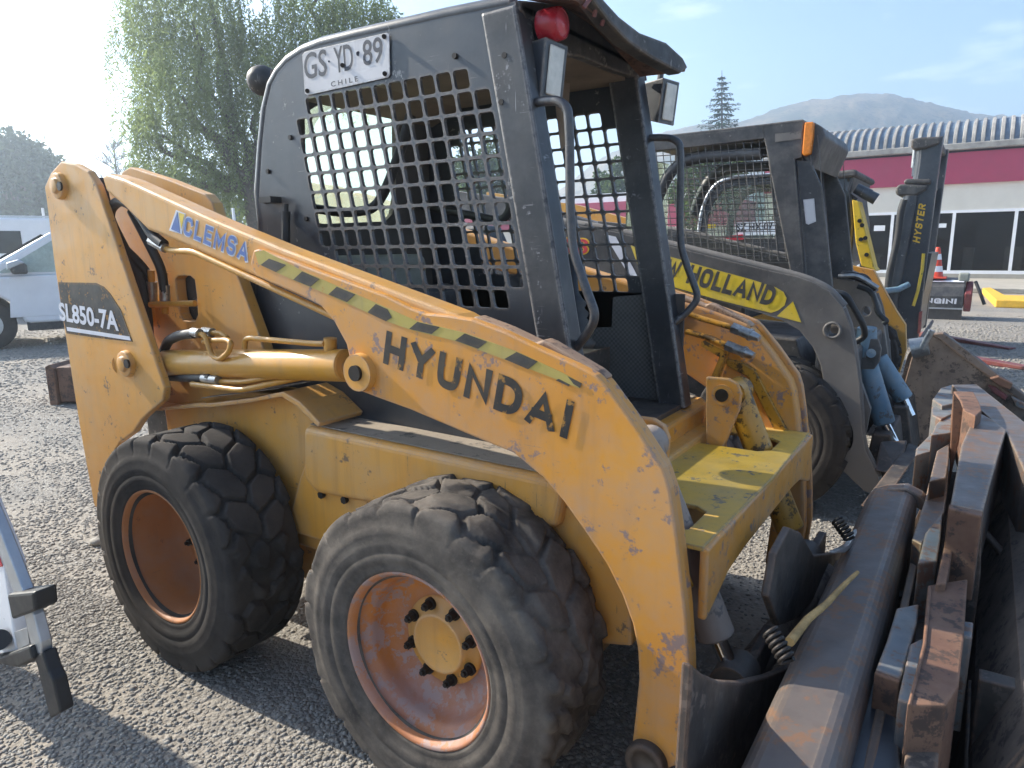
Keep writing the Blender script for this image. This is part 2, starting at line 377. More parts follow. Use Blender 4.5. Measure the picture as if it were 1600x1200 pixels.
def text(mb, txt, bl, br, tl, bold=.03, lift=None, mi=0, cap=True):
    """Lettering laid on a surface: bottom-left, bottom-right and top-left corners of its box in space."""
    vs, fs = fontmesh(txt, bold)
    x0 = min(v.x for v in vs); x1 = max(v.x for v in vs); y0 = min(v.y for v in vs); y1 = max(v.y for v in vs)
    bl, br, tl = Vector(bl), Vector(br), Vector(tl); u = br - bl; w = tl - bl
    nn = u.cross(w).normalized(); lift = .0015 if lift is None else lift
    P = [bl + u * ((v.x - x0) / (x1 - x0)) + w * ((v.y - y0) / (y1 - y0)) + nn * lift for v in vs]
    mb.add(P, fs, mi); return mb
GLYPH = {
 'A': (.95, [[(0, 0), (.5, 1), (1, 0)], [(.2, .3), (.8, .3)]]), 'C': (.85, [[(1, .78), (.86, 1), (.14, 1), (0, .8), (0, .2), (.14, 0), (.86, 0), (1, .22)]]),
 'D': (.88, [[(0, 0), (0, 1), (.62, 1), (1, .74), (1, .26), (.62, 0), (0, 0)]]), 'E': (.72, [[(1, 0), (0, 0), (0, 1), (1, 1)], [(0, .5), (.85, .5)]]),
 'H': (.85, [[(0, 0), (0, 1)], [(1, 0), (1, 1)], [(0, .5), (1, .5)]]), 'I': (.0, [[(0, 0), (0, 1)]]), 'L': (.68, [[(0, 1), (0, 0), (1, 0)]]),
 'M': (1.05, [[(0, 0), (0, 1), (.5, .25), (1, 1), (1, 0)]]), 'N': (.88, [[(0, 0), (0, 1), (1, 0), (1, 1)]]),
 'O': (.92, [[(.2, 0), (0, .24), (0, .76), (.2, 1), (.8, 1), (1, .76), (1, .24), (.8, 0), (.2, 0)]]), 'R': (.8, [[(0, 0), (0, 1), (.8, 1), (1, .86), (1, .6), (.8, .47), (0, .47)], [(.5, .47), (1, 0)]]),
 'S': (.78, [[(1, .82), (.85, 1), (.15, 1), (0, .84), (0, .64), (.15, .52), (.85, .48), (1, .36), (1, .16), (.85, 0), (.15, 0), (0, .18)]]),
 'T': (.75, [[(.5, 0), (.5, 1)], [(0, 1), (1, 1)]]), 'U': (.85, [[(0, 1), (0, .24), (.2, 0), (.8, 0), (1, .24), (1, 1)]]), 'W': (1.25, [[(0, 1), (.25, 0), (.5, .85), (.75, 0), (1, 1)]]),
 'Y': (.9, [[(0, 1), (.5, .48), (1, 1)], [(.5, .48), (.5, 0)]]), 'G': (.88, [[(1, .78), (.86, 1), (.14, 1), (0, .8), (0, .2), (.14, 0), (1, 0), (1, .48), (.55, .48)]]), ' ': (.3, [])}
def smooth_(pts, closed):
    """Round the shallow corners of a stroke, keep the sharp ones."""
    for _ in range(2):
        core = pts[:-1] if closed else pts; n = len(core); o = []
        for i in range(n):
            if not closed and i in (0, n - 1): o.append(core[i]); continue
            a, b, c = core[i - 1], core[i], core[(i + 1) % n]; d0, d1 = b - a, c - b
            if d0.length and d1.length and d0.angle(d1) < R(66): o += [b - d0 * .25, b + d1 * .25]
            else: o.append(b)
        pts = o + [o[0]] if closed else o
    return pts
def block(mb, txt, bl, br, tl, sw=.2, gap=.16, lift=.002, mi=0):
    """Heavy block capitals laid on a surface between bottom-left, bottom-right and top-left corners."""
    bl, br, tl = Vector(bl), Vector(br), Vector(tl); u = br - bl; w = tl - bl; nn = u.cross(w).normalized()
    asp = .72; tot = sum((GLYPH[c][0] * asp + sw) for c in txt) + gap * (len(txt) - 1); x = 0; lay = 0
    P = lambda a, b, k: bl + u * (a / tot) + w * b + nn * (lift + k * .00012)
    for c in txt:
        gw, strokes = GLYPH[c]
        for st in strokes:
            pts = [Vector((x + sw / 2 + p[0] * gw * asp, sw / 2 + p[1] * (1 - sw))) for p in st]; n = len(pts); closed = st[0] == st[-1] and n > 3
            pts = smooth_(pts, closed); n = len(pts)
            if closed: pts = pts[:-1]; n -= 1
            L_, R_ = [], []
            for i in range(n):
                a = pts[i - 1] if (i > 0 or closed) else None; b = pts[(i + 1) % n] if (i < n - 1 or closed) else None
                d0 = (pts[i] - a).normalized() if a is not None else None; d1 = (b - pts[i]).normalized() if b is not None else None
                d0 = d0 if d0 is not None else d1; d1 = d1 if d1 is not None else d0
                n0 = Vector((-d0.y, d0.x)); n1 = Vector((-d1.y, d1.x)); m = (n0 + n1); m = m.normalized() if m.length > 1e-4 else n0
                k = min(1 / max(.35, m.dot(n0)), 1.9) * sw / 2; p = pts[i]
                if a is None: p = p - d1 * sw / 2
                if b is None: p = p + d0 * sw / 2
                L_.append(p + m * k); R_.append(p - m * k)
            vs = [P(q.x, min(1, max(0, q.y)), lay) for q in L_] + [P(q.x, min(1, max(0, q.y)), lay) for q in R_]
            mb.add(vs, [(i, n + i, n + (i + 1) % n, (i + 1) % n) for i in range(n if closed else n - 1)], mi); lay += 1
        x += gw * asp + sw + gap
    return mb
def rrect(cx, cz, w, h, r, k=3):
    o = []
    for sx, sz, a0 in ((1, 1, 0), (-1, 1, 90), (-1, -1, 180), (1, -1, 270)):
        for i in range(k + 1):
            a = R(a0 + 90 * i / k); o.append((cx + sx * (w / 2 - r) + r * math.cos(a), cz + sz * (h / 2 - r) + r * math.sin(a)))
    return o
rnd = random.Random(7)
def links(name, mb, mats, parent=None, **k):
    """One part per separate piece of the builder's mesh."""
    key = {}; idx = []
    for p in mb.v:
        q = (round(p[0], 5), round(p[1], 5), round(p[2], 5)); idx.append(key.setdefault(q, len(key)))
    par = list(range(len(key)))
    def find(a):
        while par[a] != a: par[a] = par[par[a]]; a = par[a]
        return a
    for f in mb.f:
        r0 = find(idx[f[0]])
        for i in f[1:]: par[find(idx[i])] = r0
    pcs = {}
    for fi, f in enumerate(mb.f): pcs.setdefault(find(idx[f[0]]), []).append(fi)
    out = []
    for fl in pcs.values():
        o = MB(); m = {}
        for fi in fl:
            for i in mb.f[fi]:
                if i not in m: m[i] = len(o.v); o.v.append(mb.v[i])
            o.f.append([m[i] for i in mb.f[fi]]); o.m.append(mb.m[fi]); o.sm.append(mb.sm[fi])
        out.append(link(name, o, mats, parent, **k))
    return out

# ------------------------------------------------------------------ the ground
def ground_mat():
    m, nt, b = newmat('grey_gravel'); N = NT(nt); v = N.obj()
    def vor(sc, feat='F1'):
        x = N.n('TexVoronoi', feature=feat); x.inputs['Scale'].default_value = sc; N.l(v, x.inputs['Vector']); return x
    a = vor(62); c2 = vor(130)
    bw = N.n('RGBToBW'); N.l(a.outputs['Color'], bw.inputs[0])
    c = N.mix(N.ramp(bw.outputs[0], .15, .85), (.19, .178, .162), (.34, .318, .282))
    c = N.mix(N.ramp(N.noise(v, 30, 5, .6), .35, .7), c, (.2, .18, .155))
    dirt = N.ramp(N.noise(v, .55, 6, .6), .46, .62)
    c = N.mix(N.math('MULTIPLY', dirt, .75), c, (.33, .285, .23))
    N.l(c, b.inputs['Base Color']); b.inputs['Roughness'].default_value = .93
    h = N.math('SUBTRACT', 1., N.math('ADD', N.math('MULTIPLY', a.outputs['Distance'], 1.), N.math('MULTIPLY', c2.outputs['Distance'], .35)))
    h2 = N.math('ADD', N.math('MULTIPLY', h, N.ramp(dirt, 0, 1, 1., .35)), N.math('MULTIPLY', N.noise(v, 3, 5, .6), .8))
    N.bump(h2, b, .8, .010); return m
M['ground'] = ground_mat()
g = MB(); k = 60; ext = 600
xs = np.sign(np.linspace(-1, 1, k)) * np.abs(np.linspace(-1, 1, k)) ** 2.6 * ext
vv = []
for i in range(k):
    for j in range(k): vv.append((xs[i], xs[j] + 8, 0))
g.add(vv, [(i * k + j, (i + 1) * k + j, (i + 1) * k + j + 1, i * k + j + 1) for i in range(k - 1) for j in range(k - 1)])
tag(link('ground', g, 'ground'), kind='structure')

# loose stones near the camera, really lying there
def stones():
    rs = np.random.RandomState(3)
    t = (1 + 5 ** .5) / 2
    iv = np.array([(-1, t, 0), (1, t, 0), (-1, -t, 0), (1, -t, 0), (0, -1, t), (0, 1, t), (0, -1, -t), (0, 1, -t), (t, 0, -1), (t, 0, 1), (-t, 0, -1), (-t, 0, 1)], float)
    iv /= np.linalg.norm(iv[0])
    fc = np.array([(0, 11, 5), (0, 5, 1), (0, 1, 7), (0, 7, 10), (0, 10, 11), (1, 5, 9), (5, 11, 4), (11, 10, 2), (10, 7, 6), (7, 1, 8), (3, 9, 4), (3, 4, 2), (3, 2, 6), (3, 6, 8), (3, 8, 9), (4, 9, 5), (2, 4, 11), (6, 2, 10), (8, 6, 7), (9, 8, 1)])
    P = []
    def area(x0, x1, y0, y1, n, s0, s1):
        q = np.c_[rs.uniform(x0, x1, n), rs.uniform(y0, y1, n), rs.uniform(s0, s1, n) ** 1.0]; P.append(q)
    area(-1.2, 1.2, -.75, .15, 15000, .0035, .0095)
    area(-3.0, -.6, -.6, 2.2, 20000, .004, .0105)
    area(-6.0, -2.9, -.2, 4.0, 9000, .006, .013)
    area(0.0, 2.3, .1, 2.6, 16000, .0035, .009)
    area(.8, 3.0, 4.5, 14, 5000, .010, .022)
    area(-13, -5.8, 0, 7.5, 12000, .010, .022)
    area(-7, 6, -4, 16, 26000, .006, .014)
    area(1, 5, -3, 3, 9000, .004, .011)
    P = np.concatenate(P)
    # bare trodden patches carry fewer stones
    den = np.sin(P[:, 0] * 2.1 + 1) * np.sin(P[:, 1] * 3.1 + .5) + .5 * np.sin(P[:, 0] * 5.3 + P[:, 1] * 4.1)
    keep = rs.rand(len(P)) > np.clip(den, 0, .75); P = P[keep]
    n = len(P)
    A = rs.normal(size=(n, 12, 3)) * .13
    sc = np.stack([P[:, 2] * rs.uniform(.8, 1.35, n), P[:, 2] * rs.uniform(.8, 1.2, n), P[:, 2] * rs.uniform(.4, .75, n)], 1)
    a = rs.uniform(0, 6.28, n); V = (iv[None] + A) * sc[:, None, :]
    X = V[:, :, 0] * np.cos(a)[:, None] - V[:, :, 1] * np.sin(a)[:, None]; Y = V[:, :, 0] * np.sin(a)[:, None] + V[:, :, 1] * np.cos(a)[:, None]
    V = np.stack([X + P[:, 0, None], Y + P[:, 1, None], V[:, :, 2] + (sc[:, 2] * .12)[:, None]], 2).reshape(-1, 3)
    F = (fc[None] + (np.arange(n) * 12)[:, None, None]).reshape(-1, 3)
    me = bpy.data.meshes.new('gravel'); me.vertices.add(len(V)); me.vertices.foreach_set('co', V.ravel())
    me.loops.add(len(F) * 3); me.loops.foreach_set('vertex_index', F.ravel().astype(np.int32))
    me.polygons.add(len(F)); me.polygons.foreach_set('loop_start', (np.arange(len(F)) * 3).astype(np.int32))
    me.update(calc_edges=True); me.polygons.foreach_set('use_smooth', np.ones(len(F), bool))
    m, nt, b = newmat('loose_stones'); N = NT(nt)
    gi = N.n('NewGeometry'); c = N.mix(N.ramp(gi.outputs['Random Per Island'], 0, 1), (.19, .178, .162), (.36, .335, .295))
    c = N.mix(N.ramp(N.noise(N.obj(), 60, 4, .6), .4, .75), c, (.22, .195, .165)); N.l(c, b.inputs['Base Color']); b.inputs['Roughness'].default_value = .9
    me.materials.append(m); o = bpy.data.objects.new('gravel', me); COL.objects.link(o)
    tag(o, 'loose grey gravel stones scattered over the yard', 'gravel', kind='stuff')
stones()

# ------------------------------------------------------------------ wheels (shared meshes)
def tyre_mb(R_out=.42, width=.31, depth=.017, worn=0., seed=1, n=480, rim_r=.228):
    rs = np.random.RandomState(seed); mb = MB()
    w = width
    side = [(.040, rim_r - .012), (.030, rim_r), (.014, rim_r + .012), (.010, rim_r + .02), (.012, rim_r + .026), (.005, rim_r + .04), (.001, rim_r + .062), (.004, rim_r + .066), (.001, rim_r + .07),
            (0.0, rim_r + .092), (.003, rim_r + .112), (.002, rim_r + .118), (.007, rim_r + .132)]
    Rc = R_out - depth
    sh = [(.011, Rc - .034), (.012, Rc - .024), (.013, Rc - .014), (.018, Rc - .006), (.028, Rc - .001), (.038, Rc)]
    tr = [(y, Rc) for y in np.linspace(.048, w - .048, 44)]
    full = side + sh + tr + [(w - y, r) for y, r in sh[::-1]] + [(w - y, r) for y, r in side[::-1]]
    Y = np.array([p[0] for p in full]); RR = np.array([p[1] for p in full])
    th = np.linspace(0, 2 * math.pi, n, endpoint=False)
    # chunky interlocking blocks: distance to the two nearest of a staggered set of seeds
    cols = [(.010, 0), (.095, .5), (.215, .0), (.300, .5)]; NB = 21; per = 2 * math.pi / NB
    sx, sy = [], []
    for ci, (cy, ph) in enumerate(cols):
        for i in range(-1, NB + 1):
            sx.append((i + ph) * per * R_out + rs.uniform(-.020, .020)); sy.append(cy * w / .31 + rs.uniform(-.014, .014))
    sx, sy = np.array(sx), np.array(sy)
    T, YY = np.meshgrid(th * R_out, Y, indexing='ij')
    skew = .55 * np.abs(YY - w / 2)
    d = np.sqrt((((T - skew)[..., None] - sx) % (2 * math.pi * R_out + 1e-9) - 0) ** 2 * .75 + (YY[..., None] - sy) ** 2 * 1.0) if False else None
    dx = (T - skew)[..., None] - sx; L = 2 * math.pi * R_out; dx = (dx + L / 2) % L - L / 2
    d = np.sqrt(dx ** 2 * .8 + (YY[..., None] - sy) ** 2 * 1.05); d.sort(axis=-1)
    gap = d[..., 1] - d[..., 0]
    blk = np.clip((gap - .009) / .006, 0, 1); blk = blk * blk * (3 - 2 * blk)
    wgt = np.clip((RR - (Rc - .038)) / .014, 0, 1)[None, :]
    lump = np.zeros_like(T)
    for q in range(9):
        f1, f2, p1, p2 = rs.randint(2, 16), rs.uniform(10, 60), rs.uniform(0, 6), rs.uniform(0, 6)
        lump += np.sin(T / R_out * f1 + p1) * np.sin(YY * f2 + p2) / 9
    if worn:
        tear = np.clip(lump * 5.0 + .45, 0, 1); blk = blk * (1 - worn * tear * .6)
    rad = RR[None, :] + wgt * (depth * blk) + lump * .003 * wgt + np.sin(th * 5 + 1)[:, None] * .0012
    xx = np.cos(th)[:, None] * rad; zz = np.sin(th)[:, None] * rad
    m = len(Y); V = np.stack([xx, np.broadcast_to(Y, xx.shape), zz], 2).reshape(-1, 3)
    fs = []
    for i in range(n):
        i2 = (i + 1) % n
        for j in range(m - 1): fs.append((i * m + j, i * m + j + 1, i2 * m + j + 1, i2 * m + j))
    mb.add(V.tolist(), fs, 0, True); return mb
TY_R = tyre_mb(seed=1, depth=.021); TY_F = tyre_mb(seed=5, depth=.018, worn=1.)
def moved(mb, v):
    o = MB(); o.v = [(p[0] + v[0], p[1] + v[1], p[2] + v[2]) for p in mb.v]; o.f, o.m, o.sm = mb.f, mb.m, mb.sm; return o
def wheel(parent, x, front, far, tyre_mat, rim_mat, y0=0., z=.42, c2=None, hubm='yellow', ty=None):
    """wheel (rim) > tyre, hub, lug nuts"""
    c2 = c2 or 1.74
    f = (lambda b: b.mirror(c2)) if far else (lambda b: b)
    d = .150 if front else .225
    prof = [(.034, .226), (.022, .2375), (.016, .240), (.013, .236), (.018, .229), (.032, .222), (.050, .219), (.064, .204), (.085, .199), (.11, .197), (d - .028, .190), (d - .014, .176), (d - .006, .158), (d, .14), (d - .006, .125), (d - .012, .118), (d - .012, .0)]
    if not front: prof = [(.034, .226), (.022, .2375), (.016, .240), (.013, .236), (.018, .229), (.05, .222), (.12, .216), (.17, .208), (d - .01, .19), (d, .165), (d - .006, .125), (d - .012, .118), (d - .012, .0)]
    rim = MB().lathe(prof, (x, y0, z), n=72)
    w = link('wheel', f(rim), rim_mat, parent)
    link('tyre', f(moved(ty or (TY_F if front else TY_R), (x, y0, z))), tyre_mat, w)
    hub = MB().lathe([(d - .010, .125), (d - .020, .121), (d - .021, .09), (d - .040, .084), (d - .042, .076), (d - .039, .074), (d - .041, .0)], (x, y0, z), n=48)
    link('hub', f(hub), hubm, w)
    for i in range(8):
        a = 2 * math.pi * (i + .4) / 8; cx, cz = x + .106 * math.cos(a), z + .106 * math.sin(a)
        b = MB().cyl((cx, y0 + d - .018, cz), (cx, y0 + d - .028, cz), .017, n=16).cyl((cx, y0 + d - .026, cz), (cx, y0 + d - .048, cz), .0125, n=6, smooth=False).cyl((cx, y0 + d - .04, cz), (cx, y0 + d - .056, cz), .007, n=8)
        link('lug_nut', f(b), 'bolt', w)
    return w

# ------------------------------------------------------------------ THE LOADER
YA = .20; CW = 1.74
L = thing('skid_steer_loader', 'yellow skid steer loader with black lettering along its arm and licence plate on cab', 'loader', (.6, .87, 0))
def both(name, mb, mats, parent=L, **k):
    return link(name, mb, mats, parent, **k), link(name, mb.mirror(CW), mats, parent, **k)

wheel(L, 0, False, False, 'rubber', 'rim_rear'); wheel(L, 1.155, True, False, 'rubber_worn', 'rim')
wheel(L, 0, False, True, 'rubber', 'rim_rear'); wheel(L, 1.155, True, True, 'rubber_worn', 'rim')

# rear uprights
tower = [(95, 252), (118, 256), (137, 267), (150, 288), (175, 362), (200, 437), (257, 606), (254, 626), (238, 640), (222, 655), (208, 676), (186, 692), (168, 725), (158, 797), (147, 792), (128, 690), (115, 610), (98, 500), (84, 410), (72, 312), (69, 292), (79, 270)]
tw = MB().prism(pl(tower, 'Y', YA), (0, .03, 0))
both('upright', tw, 'yellow', bevel=.006)
boss = MB()
for (px, py) in ((95, 291), (200, 568)):
    c = at(px, py, 'Y', YA); boss.lathe([(0, .052), (-.018, .048), (-.018, .030), (-.030, .027), (-.030, 0)], c, n=36)
b1 = links('pin_boss', boss, 'yellow', L, bevel=.003)[0]; b2 = links('pin_boss', boss.mirror(CW), 'yellow', L, bevel=.003)[0]
bp = MB()
for (px, py) in ((95, 291), (200, 568)):
    c = at(px, py, 'Y', YA - .028); bp.cyl(c, c - Vector((0, .008, 0)), .017, n=20)
links('pin', bp, 'bolt', b1); links('pin', bp.mirror(), 'bolt', b2)
# model decal on the near upright
dec = MB().prism(pl([(91, 441), (150, 442), (162, 448), (172, 459), (189, 485), (207, 534), (160, 529), (104, 521), (97, 490)], 'Y', YA - .0015), (0, .0014, 0))
dk = link('model_decal', dec, 'letter_black', L)
tb = text(MB(), 'SL850-7A', at(95, 501, 'Y', YA), at(187, 518, 'Y', YA), at(92, 472, 'Y', YA), .03, .003)
tb.prism(pl([(104, 511), (202, 526), (204, 532), (105, 517)], 'Y', YA - .003), (0, .0012, 0))
link('model_number', tb, 'decal_pale', dk)
# inner uprights with the oval opening
inner = [(150, 330), (192, 268), (203, 261), (262, 280), (320, 303), (331, 316), (337, 336), (352, 385), (372, 434), (406, 527), (415, 560), (420, 600), (300, 640), (190, 640), (160, 480)]
hole = [(279, 431), (297, 431), (304, 437), (307, 460), (309, 492), (305, 501), (296, 502), (286, 500), (281, 490), (276, 460), (274, 436)]
both('inner_upright', MB().prism(pl(inner, 'Y', .395), (0, .045, 0), holes=[pl(hole, 'Y', .395)]), 'yellow', bevel=.004)
fl = MB().prism([at(372, 434, 'Y', .392), at(406, 527, 'Y', .392), at(408, 545, 'Y', .392), at(366, 434, 'Y', .392)], (0, .06, 0))
link('hood_side', MB().box((-.80, .445, .5), (.02, 1.295, 1.42)), 'black_dusty', L, bevel=.02)
link('cross_tube', MB().cyl((-.60, .24, 1.22), (-.60, 1.5, 1.22), .07, n=30), 'yellow', L)

# lift arms: box tube behind, shaped plate in front
tube_o = [(158, 274), (166, 271), (192, 279), (330, 342), (440, 388), (580, 441), (712, 491), (760, 520), (720, 560), (560, 505), (500, 478), (380, 425), (262, 372), (230, 360), (190, 320), (165, 300)]
both('arm_tube', MB().prism(pl(tube_o, 'Y', YA + .012), (0, .088, 0)), 'yellow', bevel=.014, seg=3)
plate = [(396, 391), (404, 389), (440, 402), (500, 425), (600, 461), (640, 481), (665, 490), (700, 493), (737, 499), (790, 519), (840, 543), (900, 570), (931, 586), (944, 599), (985, 655), (1036, 733), (1046, 765), (1056, 830), (1064, 900), (1071, 960), (1076, 1040), (1078, 1110), (1070, 1170), (1058, 1196), (1032, 1206), (1000, 1200), (985, 1180),
         (992, 1120), (998, 1060), (996, 1015), (988, 975), (972, 930), (948, 882), (915, 832), (880, 783), (850, 748), (802, 708), (755, 689), (640, 640), (590, 622), (560, 610), (549, 596), (546, 560), (541, 538), (522, 503), (502, 479), (470, 462), (400, 432), (391, 412)]
both('lift_arm', MB().prism(pl(plate, 'Y', YA - .008), (0, .03, 0)), 'yellow_front', bevel=.005)
fr = [(760, 516), (840, 545), (900, 572), (930, 588), (942, 600), (984, 657), (1034, 735), (1044, 766), (1054, 830), (1062, 900), (1069, 960), (1074, 1040), (1076, 1108), (1068, 1168), (1056, 1194), (1032, 1203), (1002, 1197), (989, 1178), (995, 1120), (1001, 1060), (999, 1014), (991, 973), (975, 928), (951, 880), (918, 830), (883, 781), (853, 746), (805, 706), (740, 640)]
both('arm_leg', MB().prism(pl(fr, 'Y', YA + .020), (0, .068, 0)), 'yellow_front', bevel=.012, seg=3)
# worn bar welded along the top of the arm
rail = MB().prism(pl([(740, 494), (790, 513), (838, 536), (846, 531), (858, 536), (900, 561), (932, 580), (945, 592), (938, 598), (898, 575), (838, 546), (790, 524), (735, 503)], 'Y', YA + .03), (0, .05, 0))
both('arm_wear_bar', rail, 'rust_light', bevel=.006)
# cylinder eye on the arm
eye = MB(); c = at(566, 581, 'Y', YA - .008); eye.cyl(c + Vector((0, .01, 0)), c - Vector((0, .022, 0)), .055, .052, n=36)
link('cylinder_eye', eye, 'yellow', L, bevel=.003)
link('pin', MB().cyl(c - Vector((0, .02, 0)), c - Vector((0, .032, 0)), .022, n=24), 'bolt', L, bevel=.002)
c = at(1012, 1186, 'Y', YA - .008)
link('pivot_bush', MB().lathe([(0, .05), (-.02, .05), (-.024, .045), (-.024, .032), (-.014, .03), (-.014, .0)], c, n=36), 'dark_steel', L)

# hazard tape
tp = MB().prism(pl([(398, 394), (412, 391), (472, 423), (555, 459), (607, 482), (652, 502), (726, 520), (807, 549), (880, 583), (905, 597), (906, 607), (870, 593), (789, 562), (712, 533), (640, 515), (604, 502), (575, 489), (514, 461), (459, 438), (404, 413)], 'Y', YA - .0095), (0, .0012, 0))
tape = link('hazard_tape', tp, 'tape_yellow', L)
st = MB()
for q in ([(420, 404), (447, 414), (431, 425), (407, 414)], [(472, 424), (499, 436), (485, 448), (458, 437)], [(526, 448), (555, 460), (542, 472), (513, 460)], [(587, 475), (605, 483), (612, 496), (603, 502), (574, 488)],
          [(652, 503), (687, 511), (674, 522), (639, 514)], [(726, 521), (761, 534), (747, 545), (711, 532)], [(807, 550), (840, 565), (825, 577), (788, 561)], [(887, 588), (909, 599), (906, 606), (896, 600)], [(873, 592), (890, 601), (889, 604), (868, 594)]):
    st.prism(pl(q, 'Y', YA - .0107), (0, .001, 0))
links('black_stripe', st, 'tape_black', tape)
tx = block(MB(), 'HYUNDAI', at(599, 567, 'Y', YA - .008), at(887, 686, 'Y', YA - .008), at(605, 516, 'Y', YA - .008), .235, .2, .0022)
link('brand_lettering', tx, 'letter_black', L)
lg = block(MB(), 'CLEMSA', at(285.5, 367, 'Y', YA + .012), at(387.5, 412, 'Y', YA + .012), at(290, 336, 'Y', YA + .012), .27, .18, .0008)
lgo = link('dealer_lettering', lg, 'decal_pale', L)
lb = block(MB(), 'CLEMSA', at(287, 366, 'Y', YA + .012), at(386, 409, 'Y', YA + .012), at(291, 338, 'Y', YA + .012), .20, .26, .0024)
lb.prism(pl([(277, 331), (267, 358), (281, 364)], 'Y', YA + .0096), (0, .001, 0))
link('blue_letters', lb, 'decal_blue', lgo)
tri = MB().prism(pl([(275, 328), (290, 334), (284, 366), (264, 360)], 'Y', YA + .0108), (0, .001, 0))
link('logo_backing', tri, 'decal_pale', lgo)
link('yellow_triangle', MB().prism(pl([(279, 332), (288, 335), (283, 358)], 'Y', YA + .0096), (0, .001, 0)), 'decal_yellow', lgo)

# lift cylinders
a = at(262, 567, 'Y', .285); bb_ = at(541, 571, 'Y', .285); cc = at(566, 581, 'Y', .285)
dr = (bb_ - a).normalized()
cy_ = MB().cyl(a, bb_, .050, n=36).cyl(bb_, bb_ + dr * .004, .050, .044, n=36)
cy_.cyl(a + dr * .02 - Vector((0, .0, 0)), a + dr * .02, .01, n=6) if False else None
cy_.cyl(at(516, 548, 'Y', .285), at(516, 528, 'Y', .285), .020, n=18)
cy_.cyl(at(200, 568, 'Y', .24), at(200, 568, 'Y', .37), .055, n=24); cy_.cyl(at(200, 568, 'Y', .285), a, .04, n=20)
n1, f1 = both('lift_cylinder', cy_, 'cyl', bevel=.003)
rod = MB().cyl(bb_ - dr * .02, cc, .024, n=24).cyl(cc - Vector((0, .03, 0)), cc + Vector((0, .03, 0)), .045, n=28)
link('piston_rod', rod, 'chrome', n1); link('piston_rod', rod.mirror(), 'chrome', f1)
pp = MB().tube([at(382, 545, 'Y', .27), at(383, 530, 'Y', .27), at(390, 528, 'Y', .27), at(490, 537, 'Y', .27), at(507, 537, 'Y', .27)], .0095, fillet=.02)
pp.tube([at(306, 521, 'Y', .23), at(320, 523, 'Y', .23), at(331, 556, 'Y', .23), at(343, 562, 'Y', .23), at(357, 551, 'Y', .23), at(362, 536, 'Y', .23), at(354, 531, 'Y', .24), at(318, 533, 'Y', .25)], .0095, fillet=.02)
pp.tube([at(330, 520, 'Y', .28), at(345, 521, 'Y', .28), at(355, 528, 'Y', .28)], .0095)
pp.tube([at(343, 596, 'Y', .26), at(380, 597, 'Y', .26), at(440, 586, 'Y', .28), at(470, 583, 'Y', .32)], .010, fillet=.03)
pp.tube([at(300, 600, 'Y', .24), at(376, 610, 'Y', .24), at(440, 596, 'Y', .28), at(470, 590, 'Y', .32)], .010, fillet=.03)
pp.tube([at(258, 388, 'Y', .24), at(268, 391, 'Y', .24), at(302, 393, 'Y', .215), at(330, 406, 'Y', .215), at(420, 447, 'Y', .215), at(556, 510, 'Y', .22)], .011, fillet=.03)
pp.tube([at(236, 422, 'Y', .36), at(238, 480, 'Y', .36)], .014).tube([at(256, 425, 'Y', .36), at(258, 490, 'Y', .36)], .014)
pp.tube([at(235, 476, 'Y', .33), at(305, 474, 'Y', .38)], .012)
links('hydraulic_pipe', pp, 'cyl', L)
hs = MB().tube([at(256, 382, 'Y', .235), at(238, 368, 'Y', .235), at(225, 345, 'Y', .235), at(208, 322, 'Y', .235), at(188, 312, 'Y', .24), at(172, 325, 'Y', .25), at(170, 352, 'Y', .27), at(190, 385, 'Y', .30), at(216, 410, 'Y', .33), at(232, 430, 'Y', .36), at(237, 455, 'Y', .36)], .019, n=12, fillet=.05)
hs.tube([at(206, 330, 'Y', .32), at(222, 360, 'Y', .32), at(240, 395, 'Y', .33), at(252, 420, 'Y', .35), at(258, 460, 'Y', .36)], .018, n=12, fillet=.05)
hs.tube([at(156, 280, 'Y', .25), at(163, 310, 'Y', .25), at(172, 345, 'Y', .28), at(200, 400, 'Y', .31), at(222, 440, 'Y', .33), at(231, 500, 'Y', .34), at(233, 540, 'Y', .34)], .02, n=12, fillet=.05)
hs.tube([at(305, 521, 'Y', .23), at(282, 523, 'Y', .24), at(263, 532, 'Y', .27), at(255, 550, 'Y', .30), at(252, 575, 'Y', .32)], .018, n=12, fillet=.04)
hs.tube([at(330, 591, 'Y', .25), at(290, 590, 'Y', .26), at(250, 588, 'Y', .30)], .016, n=12)
links('hydraulic_hose', hs, 'hose', L)
ft = MB().cyl(at(236, 376, 'Y', .235), at(258, 388, 'Y', .235), .017, n=8, smooth=False).cyl(at(302, 519, 'Y', .228), at(312, 521, 'Y', .228), .017, n=12).cyl(at(318, 518, 'Y', .28), at(332, 520, 'Y', .28), .017, n=12).cyl(at(318, 591, 'Y', .25), at(341, 594, 'Y', .25), .016, n=12)
ft.cyl(at(237, 440, 'Y', .36), at(237.5, 470, 'Y', .36), .021, n=12).cyl(at(257, 445, 'Y', .36), at(258, 472, 'Y', .36), .02, n=12)
links('hose_fitting', ft, 'zinc', L)

